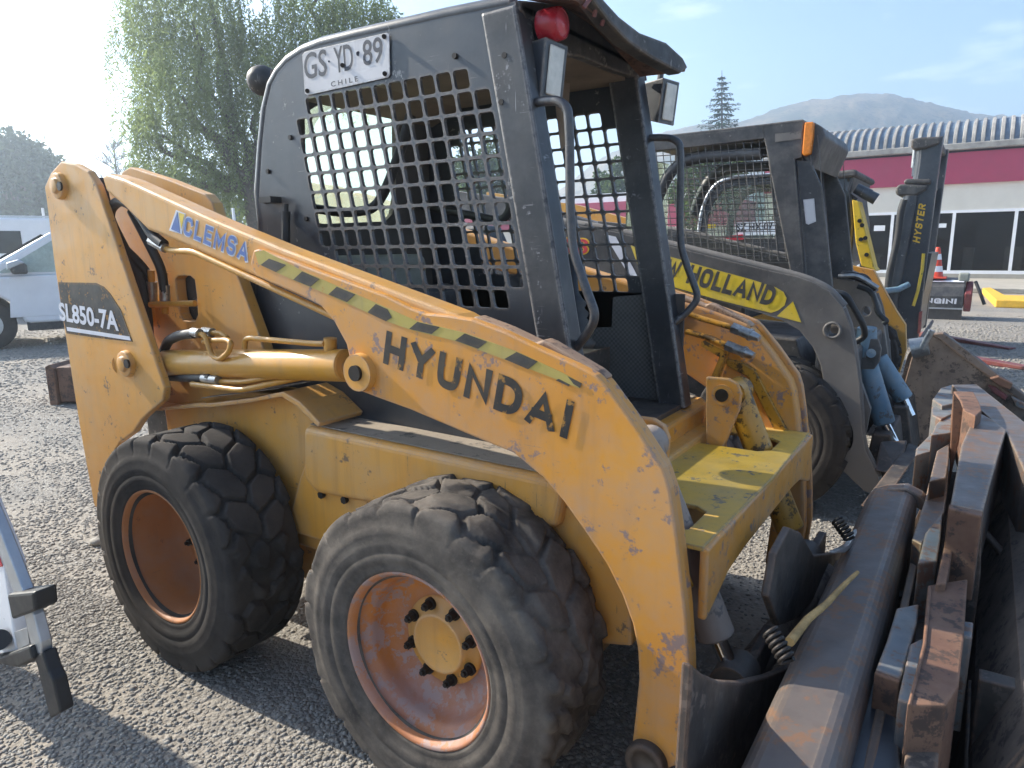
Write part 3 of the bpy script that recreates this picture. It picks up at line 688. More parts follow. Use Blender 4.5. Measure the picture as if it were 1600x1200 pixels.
# chassis
ch = MB().prism([(-.42, .34, .42), (1.50, .34, .42), (1.56, .34, .55), (1.50, .34, .80), (.50, .34, .86), (.36, .34, .96), (-.46, .34, .96)], (0, 1.06, 0))
ch.prism([(.30, .31, .48), (.82, .31, .48), (.82, .31, .74), (.46, .31, .80), (.40, .31, .70)], (0, .04, 0))
ch.prism([(1.38, .315, .40), (1.62, .315, .46), (1.60, .315, .80), (1.46, .315, .93), (1.36, .315, .88)], (0, .05, 0))
ch.prism([(-.40, .42, .44), (-.30, .42, .24), (1.40, .42, .22), (1.52, .42, .44)], (0, .90, 0))
ch.cyl((0, .18, .42), (0, 1.56, .42), .07, n=24).cyl((1.155, .15, .42), (1.155, 1.59, .42), .08, n=24)
link('chassis', ch, 'yellow', L, bevel=.008)
fd = MB().prism([at(232, 633, 'Y', .27), at(256, 637, 'Y', .27), at(305, 630, 'Y', .27), at(330, 630, 'Y', .27), at(392, 622, 'Y', .27), at(442, 612, 'Y', .27), at(468, 628, 'Y', .27), at(500, 661, 'Y', .27), at(497, 668, 'Y', .27), at(464, 636, 'Y', .27), at(440, 620, 'Y', .27), at(392, 629, 'Y', .27), at(330, 637, 'Y', .27), at(305, 637, 'Y', .27), at(234, 643, 'Y', .27)], (0, .19, 0))
both('rear_fender', fd, 'yellow', bevel=.004)
sp = MB().prism([(.46, .285, .885), (1.40, .285, .872), (1.44, .285, .845), (1.42, .285, .74), (1.2, .285, .70), (.50, .285, .66), (.44, .285, .70)], (0, .19, 0))
both('side_step', sp, 'yellow', bevel=.022, seg=4)
both('step_tread', MB().prism([(.47, .31, .887), (1.38, .31, .8745), (1.38, .458, .8745), (.47, .458, .887)], (0, 0, .003)), 'grime', L)
both('fender_dust_mat', MB().prism([(-.10, .29, .916), (.34, .29, .997), (.34, .44, .997), (-.10, .44, .916)], (0, 0, .003)), 'grime', L)
for k2, (px, py) in enumerate(((505, 772), (541, 780), (536, 520))):
    if k2 < 2:
        c = at(px, py, 'Y', .308); link('bolt', MB().cyl(c, c - Vector((0, .014, 0)), .013, n=6, smooth=False), 'bolt', L)
fb = MB().box((1.37, .40, .62), (1.45, 1.34, .868))
link('front_beam', fb, 'yellow_front', L, bevel=.012)

# ---- cab
YC = .46
side_o = [(-.05, .885), (.079, 1.556)]
side_px = [(405, 300), (409, 230), (415, 170), (424, 132), (436, 110), (452, 92), (475, 77), (505, 66), (560, 53), (700, 22), (805, 2)]
out = [Vector((x, YC, z)) for x, z in side_o] + pl(side_px, 'Y', YC) + [Vector((1.215, YC, 1.95)), Vector((1.352, YC, 1.20)), Vector((1.412, YC, .872))]
holes = []
for kk in range(11):
    for j in range(13):
        if (kk == 0 and j in (0, 12)) or (kk == 10 and (j == 12 or j < 3)): continue
        cx = .354 + .012 * (kk - 1) + .0609 * j; cz = 1.910 - .0602 * kk
        if j == 0 and kk > 7: continue
        holes.append([Vector((x + (cz - z) * .2, YC, z)) for x, z in rrect(cx, cz, .0518, .0515, .009, 2)])
pan = MB().prism(out, (0, .012, 0), holes=holes)
both('side_guard', pan, 'black', L)
edge = MB()
ptop = [Vector((-.03, YC + .02, .90)), Vector((.088, YC + .02, 1.55))] + pl([(407, 300), (412, 230), (418, 172), (427, 134), (439, 113), (455, 95), (478, 80), (507, 69), (561, 56), (700, 25), (803, 5)], 'Y', YC + .02)
edge.tube(ptop, .022, n=12)
both('cab_tube', edge, 'black', L)
post = MB().prism([(1.085, YC - .006, 2.065), (1.195, YC - .006, 2.068), (1.222, YC - .006, 1.93), (1.358, YC - .006, 1.20), (1.418, YC - .006, .872), (1.315, YC - .006, .872), (1.255, YC - .006, 1.2)], (0, .078, 0))
both('front_post', post, 'black_post', L, bevel=.008)
rear = MB().prism([(.19, .475, .90), (.19, 1.265, .90), (.19, 1.265, 2.05), (.19, .475, 2.05)], (.02, 0, 0), holes=[pl([(470, 178), (500, 160), (535, 154), (590, 164), (606, 172), (612, 190), (613, 300), (607, 335), (596, 346), (500, 350), (475, 345)], 'X', .19)])
rw = link('rear_wall', rear, 'interior', L)
link('rear_window', MB().box((.182, .48, 1.30), (.186, 1.25, 2.02)), 'glass', rw)
link('roof', MB().prism([(.30, .47, 2.06), (1.2, .47, 2.052), (1.2, .47, 2.078), (.45, .47, 2.088)], (0, .80, 0)), 'black_dusty', L, bevel=.006)
link('headliner', MB().prism([(.24, .48, 1.96), (.40, .48, 2.02), (1.16, .48, 2.02), (1.16, .48, 2.045), (.24, .48, 2.045)], (0, .78, 0)), 'headliner', L)
hd = MB().prism([at(812, 0, 'X', 1.20), at(836, 84, 'X', 1.20), at(905, 88, 'X', 1.20), at(965, 112, 'X', 1.20), at(1012, 126, 'X', 1.20), at(998, 62, 'X', 1.20), at(905, 8, 'X', 1.20)], (-.03, 0, 0))
link('header_plate', hd, 'black_dusty', L, bevel=.004)
vi = MB()
A = [at(822, 0, 'X', 1.2), at(880, 10, 'X', 1.2), at(925, 40, 'X', 1.2), at(965, 80, 'X', 1.2), at(1000, 120, 'X', 1.2)]
B = [at(850, -22, 'X', 1.33), at(903, 3, 'X', 1.34), at(938, 30, 'X', 1.35), at(988, 58, 'X', 1.36), at(1070, 112, 'X', 1.36)]
vs = []
for p, q in zip(A, B): vs += [p, q, p + Vector((.01, 0, .014)), q + Vector((.004, 0, .014))]
fs = []
for i in range(4):
    a_ = i * 4; b_ = a_ + 4
    fs += [(a_, b_, b_ + 1, a_ + 1), (a_ + 2, a_ + 3, b_ + 3, b_ + 2), (a_ + 1, b_ + 1, b_ + 3, a_ + 3), (a_, a_ + 2, b_ + 2, b_)]
fs += [(0, 1, 3, 2), (16, 18, 19, 17)]
vi.add(vs, fs)
vis = link('visor', vi, 'rust', L)
rim_ = MB().prism([at(925, -12, 'X', 1.37), at(938, -8, 'X', 1.37), at(968, 25, 'X', 1.37), at(1000, 50, 'X', 1.37), at(1042, 66, 'X', 1.37), at(1068, 90, 'X', 1.37), at(1076, 106, 'X', 1.37), at(1064, 115, 'X', 1.37), at(1020, 92, 'X', 1.37), at(982, 66, 'X', 1.37), at(955, 38, 'X', 1.37), at(930, 5, 'X', 1.37)], (-.05, 0, 0))
link('visor_lip', rim_, 'black_dusty', vis, bevel=.008)
stp = MB()
for p, q in (((912, 12), (922, -2)), ((928, 26), (932, 10)), ((940, 40), (944, 26))): stp.tube([at(*p, 'X', 1.35), at(*q, 'X', 1.36)], .006, n=6)
links('visor_lacing', stp, 'red_steel', vis)
# licence plate
pq = pl([(476, 81), (604, 51), (608, 54), (609, 116), (606, 121), (480, 149), (476, 146), (472, 86)], 'Y', YC - .006)
lp = link('licence_plate', MB().prism(pq, (0, .003, 0)), 'sign_white', L, bevel=.001)
ch_ = MB()
text(ch_, 'GS', at(476, 125, 'Y', YC - .006), at(511, 118, 'Y', YC - .006), at(475, 84, 'Y', YC - .006), .012, .0012)
text(ch_, 'YD', at(524, 115, 'Y', YC - .006), at(553, 108, 'Y', YC - .006), at(521, 75, 'Y', YC - .006), .012, .0012)
text(ch_, '89', at(568, 104, 'Y', YC - .006), at(599, 97, 'Y', YC - .006), at(566, 64, 'Y', YC - .006), .012, .0012)
text(ch_, 'C H I L E', at(518, 136, 'Y', YC - .006), at(560, 127, 'Y', YC - .006), at(517, 128, 'Y', YC - .006), .01, .0012)
for px, py, rr_ in ((514, 96, .003), (560, 84, .007)): ch_.cyl(at(px, py, 'Y', YC - .0065), at(px, py, 'Y', YC - .0078), rr_, n=12)
link('plate_characters', ch_, 'plate_ink', lp)
for px, py in ((480, 142), (601, 115), (600, 57), (535, 102)):
    link('plate_screw', MB().cyl(at(px, py, 'Y', YC - .006), at(px, py, 'Y', YC - .012), .007, n=10), 'bolt', lp)
bs = MB()
for px, py in ((455, 215), (420, 268), (416, 315), (480, 342), (785, 160), (712, 88), (790, 87)):
    c = at(px, py, 'Y', YC); bs.cyl(c, c - Vector((0, .008, 0)), .008, n=10)
links('guard_bolt', bs, 'bolt', L)
# grab handles
gh = MB().tube([at(820, 166, 'Y', .50), at(845, 158, 'Y', .48), at(872, 157, 'Y', .47), at(887, 168, 'Y', .47), at(890, 215, 'Y', .47), at(891, 330, 'Y', .47), at(895, 390, 'Y', .47), at(908, 430, 'Y', .47), at(929, 487, 'Y', .47), at(928, 503, 'Y', .47), at(915, 525, 'Y', .48), at(898, 546, 'Y', .50)], .0125, n=12, fillet=.03)
both('grab_handle', gh, 'black', L)
# lights
def worklight(pc, Yp, sgn, name='work_light'):
    c = at(*pc, 'Y', Yp); fwd = Vector((.93, .30 * sgn, -.12)).normalized(); sd = Vector((0, 0, 1)).cross(fwd).normalized(); up = fwd.cross(sd)
    def P(a, b_, d_): return c + sd * a + up * b_ + fwd * d_
    bd = MB().hexa([P(-.045, -.06, -.06), P(.045, -.06, -.06), P(.045, .06, -.06), P(-.045, .06, -.06), P(-.055, -.075, .03), P(.055, -.075, .03), P(.055, .075, .03), P(-.055, .075, .03)])
    bd.cyl(P(0, .05, -.02), P(0, .13, -.02), .012, n=10)
    o = link(name, bd, 'black', L, bevel=.012, seg=3)
    link('lens', MB().hexa([P(-.034, -.062, .028), P(.034, -.062, .028), P(.034, .062, .028), P(-.034, .062, .028), P(-.034, -.062, .036), P(.034, -.062, .036), P(.034, .062, .036), P(-.034, .062, .036)]), 'lamp_glass', o, bevel=.004)
worklight((852, 112), .56, -.15); worklight((1034, 160), 1.36, -.55)
c = at(858, 40, 'X', 1.24)
rl = link('red_light', MB().lathe([(-.02, .042), (.02, .043), (.04, .040), (.043, .035)], c, (1, .0, 0), n=28), 'red_lens', L)
link('lens', MB().lathe([(.041, .035), (.038, .031), (.045, .026), (.047, .0)], c, (1, 0, 0), n=28), 'pink_lens', rl)
c = at(410, 126, 'Y', .55)
link('rear_lamp', MB().ball(c, .055, 18, sc=(1, 1, .95)), 'black_dusty', L)
# inside the cab
link('engine_cover', MB().box((.22, .50, .95), (.40, 1.02, 1.43)), 'olive', L, bevel=.035, seg=4)
sb = MB().box((.50, .66, .98), (.95, 1.10, 1.08)); sb.prism([(.44, .68, 1.08), (.56, .68, 1.06), (.52, .68, 1.30), (.44, .68, 1.32)], (0, .40, 0))
link('seat', sb, 'black_dusty', L, bevel=.03, seg=3)
lb_ = MB().tube([at(485, 325, 'Y', .56), at(540, 333, 'Y', .56), at(585, 327, 'Y', .56), at(606, 290, 'Y', .56), at(630, 222, 'Y', .56), at(642, 180, 'Y', .56)], .0165, n=12, fillet=.05)
lb_.tube([at(660, 322, 'Y', 1.18), at(740, 337, 'Y', 1.18), at(785, 346, 'Y', 1.18), at(799, 325, 'Y', 1.18), at(803, 290, 'Y', 1.18)], .0165, n=12, fillet=.05)
links('lap_bar', lb_, 'hose', L)
link('floor_pan', MB().box((.2, .47, .86), (1.40, 1.27, .885)).box((1.05, .62, .886), (1.12, 1.2, 1.08)), 'dark_steel', L)
ip = MB().prism([at(960, 464, 'Y', 1.262), at(1024, 458, 'Y', 1.262), at(1060, 640, 'Y', 1.262), at(900, 640, 'Y', 1.262), at(905, 512, 'Y', 1.262), at(958, 511, 'Y', 1.262)], (0, -.012, 0))
link('foot_panel', ip, 'grid_mat', L)
lowp = MB().box((.20, 1.268, .88), (1.38, 1.276, 1.28))
link('cab_lining', lowp, 'interior', L)
bl = MB().lathe([(i * .016, .06 - .003 * i + (.012 if i % 2 else 0)) for i in range(11)] + [(.18, .02), (.30, .011), (.30, 0)], at(898, 545, 'Y', .78), (-.1, .1, 1), n=24)
link('control_boot', bl, 'hose', L)
vz = MB().prism([(1.0, .98, 2.0), (1.02, 1.0, 1.78), (1.03, 1.01, 1.80), (1.02, 1.05, 2.0)], (.006, .004, 0))
link('hanging_strip', vz, 'headliner', L)
gs = MB().cyl(at(447, 330, 'Y', .435), at(447, 420, 'Y', .435), .014, n=14).cyl(at(447, 318, 'Y', .435), at(447, 330, 'Y', .435), .008, n=10).box((.165, .41, 1.612), (.225, .455, 1.632))
link('gas_strut', gs, 'hose', L)

# ---- front of the arms: deck, brackets, tilt cylinders, coupler
dk_o = [(1.50, .285), (1.80, .285), (1.812, .87), (1.80, 1.455), (1.50, 1.455), (1.50, 1.31), (1.70, 1.31), (1.735, 1.28), (1.735, 1.15), (1.70, 1.12), (1.48, 1.12), (1.48, .53), (1.70, .53), (1.735, .50), (1.735, .37), (1.70, .34), (1.50, .34)]
dd = MB().prism([(x, y, .77) for x, y in dk_o], (0, 0, .012))
dko = link('deck_plate', dd, 'deck', L, bevel=.003)
lip = MB().prism([(1.790, .287, .779), (1.79, .287, .60), (1.79, .34, .615), (1.79, .46, .655), (1.79, .60, .665), (1.79, 1.14, .665), (1.79, 1.28, .655), (1.79, 1.40, .615), (1.79, 1.453, .60), (1.79, 1.453, .779)], (.022, 0, 0))
link('deck_lip', lip, 'yellow_front', L, bevel=.008, seg=3)
br = MB().prism([at(1103, 589, 'Y', 1.135), at(1138, 592, 'Y', 1.135), at(1152, 600, 'Y', 1.135), at(1158, 616, 'Y', 1.135), at(1155, 640, 'Y', 1.135), at(1128, 706, 'Y', 1.135), at(1103, 700, 'Y', 1.135)], (0, .022, 0))
c = at(1129, 617, 'Y', 1.135); br.cyl(c + Vector((0, .01, 0)), c - Vector((0, .008, 0)), .036, n=28)
br.prism([at(1103, 589, 'Y', 1.30), at(1138, 592, 'Y', 1.30), at(1152, 600, 'Y', 1.30), at(1158, 616, 'Y', 1.30), at(1128, 706, 'Y', 1.30), at(1103, 700, 'Y', 1.30)], (0, .022, 0))
for mirr in (0, 1):
    f = (lambda b: b.mirror(1.64)) if mirr else (lambda b: b)
    bo = links('cylinder_bracket', f(br), 'yellow_front', L, bevel=.004)[0]
    link('pin', f(MB().cyl(c - Vector((0, .006, 0)), c - Vector((0, .013, 0)), .022, n=20)), 'bolt', bo)
    p0 = at(1150, 612, 'Y', 1.22); p1 = at(1234, 825, 'Y', 1.22); p2 = at(1256, 872, 'Y', 1.22)
    tcy = MB().cyl(p0, p1, .047, n=28).cyl(p0 + Vector((0, -.055, 0)), p0 + Vector((0, .055, 0)), .046, n=24).cyl(p1, p1 + (p1 - p0).normalized() * .006, .047, .04, n=28)
    to = link('tilt_cylinder', f(tcy), 'grey_cyl' if mirr else 'yellow_oily', L, bevel=.003)
    link('piston_rod', f(MB().cyl(p1, p2 + (p2 - p1) * .8, .021, n=20)), 'chrome', to)
    link('rod_end', f(MB().cyl(p2 + Vector((0, -.05, 0)), p2 + Vector((0, .05, 0)), .05, n=24).cyl(p2 - (p2 - p1) * .3, p2 + (p2 - p1) * .5, .034, n=16)), 'dark_steel', to)
# far arm: inner flange, pipes and quick couplers
rib = MB().prism([at(1132, 560, 'Y', 1.44), at(1160, 566, 'Y', 1.44), at(1180, 578, 'Y', 1.44), at(1240, 690, 'Y', 1.44), at(1252, 720, 'Y', 1.44), at(1225, 705, 'Y', 1.44), at(1168, 590, 'Y', 1.44), at(1135, 572, 'Y', 1.44)], (0, .02, 0))
both('arm_rib', rib, 'yellow_oily', L, bevel=.005)
qc = MB().tube([at(1060, 484, 'Y', 1.42), at(1090, 496, 'Y', 1.42), at(1145, 512, 'Y', 1.40)], .011, fillet=.02).tube([at(1072, 518, 'Y', 1.42), at(1110, 528, 'Y', 1.42), at(1136, 540, 'Y', 1.40)], .011, fillet=.02)
qc.prism(pl([(1096, 534), (1100, 532), (1132, 548), (1133, 556), (1119, 594), (1110, 592), (1124, 558), (1096, 541)], 'Y', 1.40), (0, .05, 0))
links('auxiliary_pipe', qc, 'yellow_oily', L)
for p, q in (((1145, 512), (1187, 529)), ((1136, 540), (1178, 556))):
    p_, q_ = at(*p, 'Y', 1.40), at(*q, 'Y', 1.38); d_ = q_ - p_
    link('quick_coupler', MB().cyl(p_, p_ + d_ * .3, .022, n=6, smooth=False).cyl(p_ + d_ * .3, p_ + d_ * .62, .019, n=18).cyl(p_ + d_ * .62, p_ + d_ * .7, .023, n=18).cyl(p_ + d_ * .7, q_, .018, .012, n=16), 'zinc', L, bevel=.001)
# coupler at the foot of the arms
qa = MB().box((1.845, .24, .06), (1.875, .72, .40)).box((1.845, 1.02, .06), (1.875, 1.50, .40)).box((1.80, .30, .10), (1.86, .33, .38)).box((1.80, .56, .10), (1.86, .59, .38)).box((1.80, 1.15, .10), (1.86, 1.18, .38)).box((1.80, 1.41, .10), (1.86, 1.44, .38))
qo = links('coupler_plate', qa, 'dark_steel', L, bevel=.006)[0]
near_ = pl([(1064, 1032), (1082, 1048), (1110, 1060), (1145, 1062), (1190, 1052), (1226, 1038), (1216, 1085), (1196, 1140), (1170, 1215), (1120, 1260), (1050, 1260)], 'X', 1.90)
link('coupler_web', MB().prism(near_, (.02, 0, 0)), 'dark_steel', qo, bevel=.005)
far_ = pl([(1188, 930), (1200, 862), (1222, 822), (1240, 830), (1262, 866), (1300, 862), (1322, 845), (1306, 890), (1270, 925), (1232, 965), (1205, 975)], 'X', 1.89)
link('coupler_web', MB().prism(far_, (.02, 0, 0)), 'dark_steel', qo, bevel=.005)
link('coupler_channel', MB().box((1.90, .20, .05), (1.96, 1.54, .09)).box((1.90, .20, .09), (1.915, 1.54, .28)), 'dark_steel', qo)
link('cross_pipe', MB().cyl((1.83, .58, .30), (1.90, 1.36, .30), .042, n=24), 'brown_steel', qo)
c = at(1112, 1172, 'X', 1.89); link('yellow_patch', MB().cyl(c, c + Vector((-.006, 0, 0)), .07, n=24), 'yellow_oily', qo)

# ------------------------------------------------------------------ SECOND LOADER (black arms, yellow decal)
YN = 2.75; CN = 2 * YN + 1.34; YK = YN + .26
N2 = thing('skid_steer_loader', 'black skid steer loader with yellow lettered arm decal, blue cylinders and wire mesh cab', 'loader', (.6, CN / 2, 0))
def both2(name, mb, mats, parent=N2, **k):
    return link(name, mb, mats, parent, **k), link(name, mb.mirror(CN), mats, parent, **k)
na = [(800, 338), (870, 346), (960, 362), (1037, 382), (1120, 403), (1207, 424), (1245, 432), (1268, 440), (1297, 456), (1317, 480), (1328, 508), (1336, 550), (1343, 600), (1347, 675), (1352, 705), (1372, 742), (1376, 760), (1364, 772), (1350, 767), (1330, 748), (1307, 725), (1306, 700), (1300, 650), (1288, 605), (1282, 570), (1270, 542), (1250, 517), (1225, 502), (1190, 490), (1120, 470), (1047, 449), (960, 430), (860, 412), (800, 405)]
nh = [(1322 + 11 * math.cos(t), 682 + 24 * math.sin(t)) for t in np.linspace(0, 2 * math.pi, 18, endpoint=False)]
ho = [(1301 + 9 * math.cos(t), 516 + 9.5 * math.sin(t)) for t in np.linspace(0, 2 * math.pi, 16, endpoint=False)]
both2('lift_arm', MB().prism(pl(na, 'Y', YN), (0, .10, 0), holes=[pl(nh, 'Y', YN), pl(ho, 'Y', YN)]), 'nh_arm', bevel=.006)
both2('arm_edge_flange', MB().tube(pl([(1319, 482), (1329, 509), (1337, 552), (1344, 602), (1348, 676), (1354, 706), (1374, 744)], 'Y', YN + .02), .013, n=8, fillet=.05), 'nh_grey')
c = at(1301, 516, 'Y', YN - .004)
both2('pivot_ring', MB().lathe([(0, .046), (-.012, .046), (-.012, .032), (.06, .032)], c, n=28), 'nh_grey')
rl2 = MB().tube([at(870, 344, 'Y', YN + .03), at(960, 359, 'Y', YN + .03), at(1037, 379, 'Y', YN + .03), at(1207, 421, 'Y', YN + .03), at(1262, 436, 'Y', YN + .03), at(1297, 453, 'Y', YN + .03), at(1319, 479, 'Y', YN + .03)], .022, fillet=.05)
both2('arm_edge_tube', rl2, 'nh_grey')
yd = MB().prism(pl([(985, 383), (1000, 389), (1040, 399), (1120, 422), (1175, 437), (1212, 449), (1224, 456), (1229, 466), (1226, 477), (1216, 485), (1205, 489), (1120, 468), (1047, 447), (1003, 436), (995, 410)], 'Y', YN - .002), (0, .0015, 0))
ydo = link('yellow_decal', yd, 'decal_yellow', N2)
link('decal_corner', MB().prism(pl([(1239, 471), (1252, 504), (1214, 494)], 'Y', YN - .002), (0, .0015, 0)), 'decal_yellow', ydo)
link('brand_lettering', block(MB(), 'NEW HOLLAND', at(1003, 423, 'Y', YN - .002), at(1205, 479, 'Y', YN - .002), at(1012, 395, 'Y', YN - .002), .24, .13, .002), 'tape_black', ydo)
link('swoosh', MB().prism(pl([(944, 366), (962, 370), (990, 420), (996, 432), (982, 429), (960, 392)], 'Y', YN - .002), (0, .0015, 0)), 'decal_pale', ydo)
ml = link('model_number', text(MB(), 'L218', at(838, 394, 'Y', YN - .002), at(920, 399, 'Y', YN - .002), at(840, 368, 'Y', YN - .002), .06, .0015), 'letter_yellow', N2)
link('red_digits', text(MB(), 'L218', at(839, 392, 'Y', YN - .002), at(918, 397, 'Y', YN - .002), at(841, 370, 'Y', YN - .002), .02, .003), 'letter_red', ml)
wheel(N2, 1.36, True, False, 'rubber', 'black_dusty', y0=YN - .10, c2=CN, hubm='black_dusty', ty=TY_R)
wheel(N2, 1.36, True, True, 'rubber', 'black_dusty', y0=YN - .10, c2=CN, hubm='black_dusty', ty=TY_R)
wheel(N2, .20, True, False, 'rubber', 'black_dusty', y0=YN - .10, c2=CN, hubm='black_dusty', ty=TY_R)
wheel(N2, .20, True, True, 'rubber', 'black_dusty', y0=YN - .10, c2=CN, hubm='black_dusty', ty=TY_R)
link('chassis', MB().prism([(-.5, YN + .25, .35), (1.45, YN + .25, .35), (1.52, YN + .25, .6), (1.42, YN + .25, .92), (.3, YN + .25, .98), (-.6, YN + .25, 1.05)], (0, CN - 2 * YN - .5, 0)), 'nh_black', N2, bevel=.01)
link('hood', MB().prism([(-.75, YN + .2, .7), (.1, YN + .2, .8), (.1, YN + .2, 1.45), (-.2, YN + .2, 1.52), (-.7, YN + .2, 1.4)], (0, CN - 2 * YN - .4, 0)), 'nh_black', N2, bevel=.03)
both2('rear_upright', MB().prism([(-.9, YN - .02, .5), (-.3, YN - .02, .7), (-.35, YN - .02, 1.2), (-.55, YN - .02, 1.6), (-.85, YN - .02, 1.6)], (0, .2, 0)), 'nh_black', bevel=.02)
# cab
WC = CN - 2 * YK
hp_ = [(1188, 196), (1256, 188), (1253, 246), (1242, 249), (1258, 440), (1237, 437), (1202, 262), (1197, 232)]
both2('front_post', MB().prism(pl(hp_, 'Y', YK), (0, .10, 0)), 'nh_black', bevel=.006)
ip_ = [(1244, 250), (1266, 252), (1284, 292), (1301, 450), (1280, 447), (1262, 442)]
both2('post_face', MB().prism(pl(ip_, 'Y', YK + .015), (0, .03, 0)), 'nh_black', bevel=.004)
sd_ = MB().prism(pl([(985, 219), (1105, 207), (1192, 196), (1198, 216), (1100, 228), (985, 240)], 'Y', YK), (0, .07, 0))
both2('roof_rail', sd_, 'nh_black', bevel=.006)
rf = MB().prism([at(985, 217, 'Y', YK), at(1190, 194, 'Y', YK), at(1255, 186, 'Y', YK), at(1258, 192, 'Y', YK), at(1190, 200, 'Y', YK), at(985, 224, 'Y', YK)], (0, WC, 0))
link('roof', rf, 'nh_black', N2, bevel=.006)
vx = [at(1256, 188, 'Y', YK), at(1275, 190, 'Y', YK), at(1288, 198, 'Y', YK), at(1292, 212, 'Y', YK), at(1270, 262, 'Y', YK), at(1256, 244, 'Y', YK)]
link('front_header', MB().prism([p + Vector((-.01, .02, 0)) for p in vx], (0, WC - .04, 0)), 'nh_black', N2, bevel=.01)
link('strip_light', MB().prism(pl([(1211, 209), (1252, 205), (1252, 217), (1211, 222)], 'Y', YK - .004), (0, .003, 0)), 'nh_grey', N2)
for nm, q, Y_ in (('amber_light', [(1257, 191), (1271, 190), (1270, 212), (1266, 240), (1256, 244), (1253, 240)], YK - .02), ('amber_light', [(1304, 236), (1312, 234), (1308, 262), (1301, 268)], YK + WC - .04)):
    bse = link(nm, MB().prism(pl(q, 'Y', Y_), (0, .055, 0)), 'amber', N2, bevel=.006)
link('head_lamp', MB().cyl(at(1280, 216, 'Y', YK + .12), at(1287, 218, 'Y', YK + .12), .05, n=24), 'lamp_glass', N2)
link('warning_label', MB().prism(pl([(1255, 312), (1272, 310), (1275, 346), (1263, 351), (1259, 349)], 'Y', YK + .011), (0, .003, 0)), 'sign_white', N2)
wire = MB(); x0, x1 = at(1000, 300, 'Y', YK).x, at(1205, 300, 'Y', YK).x
zt, zb = at(1100, 226, 'Y', YK).z, at(1100, 408, 'Y', YK).z
for i in range(24):
    x = x0 + (x1 + .22 - x0) * i / 23; sl_ = .10
    wire.tube([(x, YK + .02, zt), (x + sl_, YK + .02, zb)], .0028, n=5)
for i in range(19):
    z = zt + (zb - zt) * i / 18; wire.tube([(x0, YK + .024, z), (x1 + .06 + .09 * i / 18, YK + .024, z - .01)], .0028, n=5)
both2('wire_guard', wire, 'nh_grey')
arc = MB().tube([at(1022, 330, 'Y', YK + .05), at(1032, 298, 'Y', YK + .05), at(1048, 268, 'Y', YK + .05), at(1068, 252, 'Y', YK + .05), at(1096, 245, 'Y', YK + .05), at(1190, 240, 'Y', YK + .05)], .035, n=10, fillet=.1)
both2('rear_arch', arc, 'nh_black')
link('rear_window', MB().box((at(1000, 300, 'Y', YK).x - .12, YK + .06, 1.35), (at(1000, 300, 'Y', YK).x - .11, YK + WC - .06, 2.02)), 'glass', N2)
link('dash_tray', MB().box((.75, YK + .1, 1.0), (1.1, YK + WC - .1, 1.30)), 'black_dusty', N2, bevel=.03)
# blue tilt cylinders at the front
for Yt, p0, p1, p2 in ((YN + .42, (1352, 560), (1382, 660), (1397, 690)), (YN + 1.0, (1372, 560), (1412, 622), (1420, 640))):
    a_, b_, e_ = at(*p0, 'Y', Yt), at(*p1, 'Y', Yt), at(*p2, 'Y', Yt)
    tc_ = link('tilt_cylinder', MB().cyl(a_, b_, .056, n=24).cyl(b_, b_ + (b_ - a_).normalized() * .008, .056, .045, n=24), 'blue_paint', N2, bevel=.004)
    link('piston_rod', MB().cyl(b_, e_ + (e_ - b_) * .5, .026, n=16), 'chrome', tc_)
lk = MB().prism(pl([(1335, 528), (1372, 530), (1377, 545), (1374, 565), (1366, 577), (1340, 577)], 'Y', YN + .36), (0, .03, 0))
link('cylinder_lug', lk, 'nh_black', N2, bevel=.004)
link('pin', MB().cyl(at(1361, 552, 'Y', YN + .36), at(1361, 552, 'Y', YN + .34), .025, n=18), 'blue_paint', N2)
link('cylinder_head', MB().cyl(at(1355, 512, 'Y', YN + .40), at(1352, 560, 'Y', YN + .42), .05, .06, n=20), 'blue_paint', N2)
hz_ = MB().tube([at(1300, 456, 'Y', YN + .2), at(1322, 460, 'Y', YN + .2), at(1333, 480, 'Y', YN + .22), at(1350, 510, 'Y', YN + .25), at(1352, 526, 'Y', YN + .3), at(1334, 536, 'Y', YN + .3)], .017, fillet=.05)
link('hydraulic_hose', hz_, 'hose', N2)
hz_ = MB().tube([at(1340, 447, 'Y', YN + .6), at(1362, 455, 'Y', YN + .6), at(1372, 490, 'Y', YN + .6), at(1386, 502, 'Y', YN + .6), at(1380, 506, 'Y', YN + .6)], .015, fillet=.05)
link('hydraulic_hose', hz_, 'hose', N2)
for k_ in range(6):
    y_ = YN + .5 + k_ * .07
    link('hydraulic_hose', MB().tube([at(1310 + k_ * 3, 432 - k_ % 3 * 3, 'Y', y_), at(1340 + k_ * 4, 430 + k_ % 2 * 6, 'Y', y_), at(1372 - k_ * 2, 450 + k_ * 2, 'Y', y_)], .013, fillet=.06), 'zinc' if k_ % 3 == 0 else 'hose', N2)
link('coupler_bar', MB().hexa([at(1420, 692, 'Z', .30), at(1440, 700, 'Z', .30), at(1372, 800, 'Z', .30), at(1345, 790, 'Z', .30), at(1420, 692, 'Z', .36), at(1440, 700, 'Z', .36), at(1372, 800, 'Z', .36), at(1345, 790, 'Z', .36)]), 'dark_steel', N2, bevel=.006)
link('coupler_housing', MB().hexa([at(1376, 690, 'Z', .32), at(1418, 688, 'Z', .32), at(1400, 742, 'Z', .16), at(1366, 735, 'Z', .16), at(1376, 690, 'Z', .40), at(1418, 688, 'Z', .40), at(1404, 742, 'Z', .30), at(1366, 735, 'Z', .30)]), 'dark_steel', N2, bevel=.01)
link('front_crossmember', MB().box((1.55, YN + .1, .72), (1.75, CN - YN - .1, .90)), 'nh_black', N2, bevel=.02)
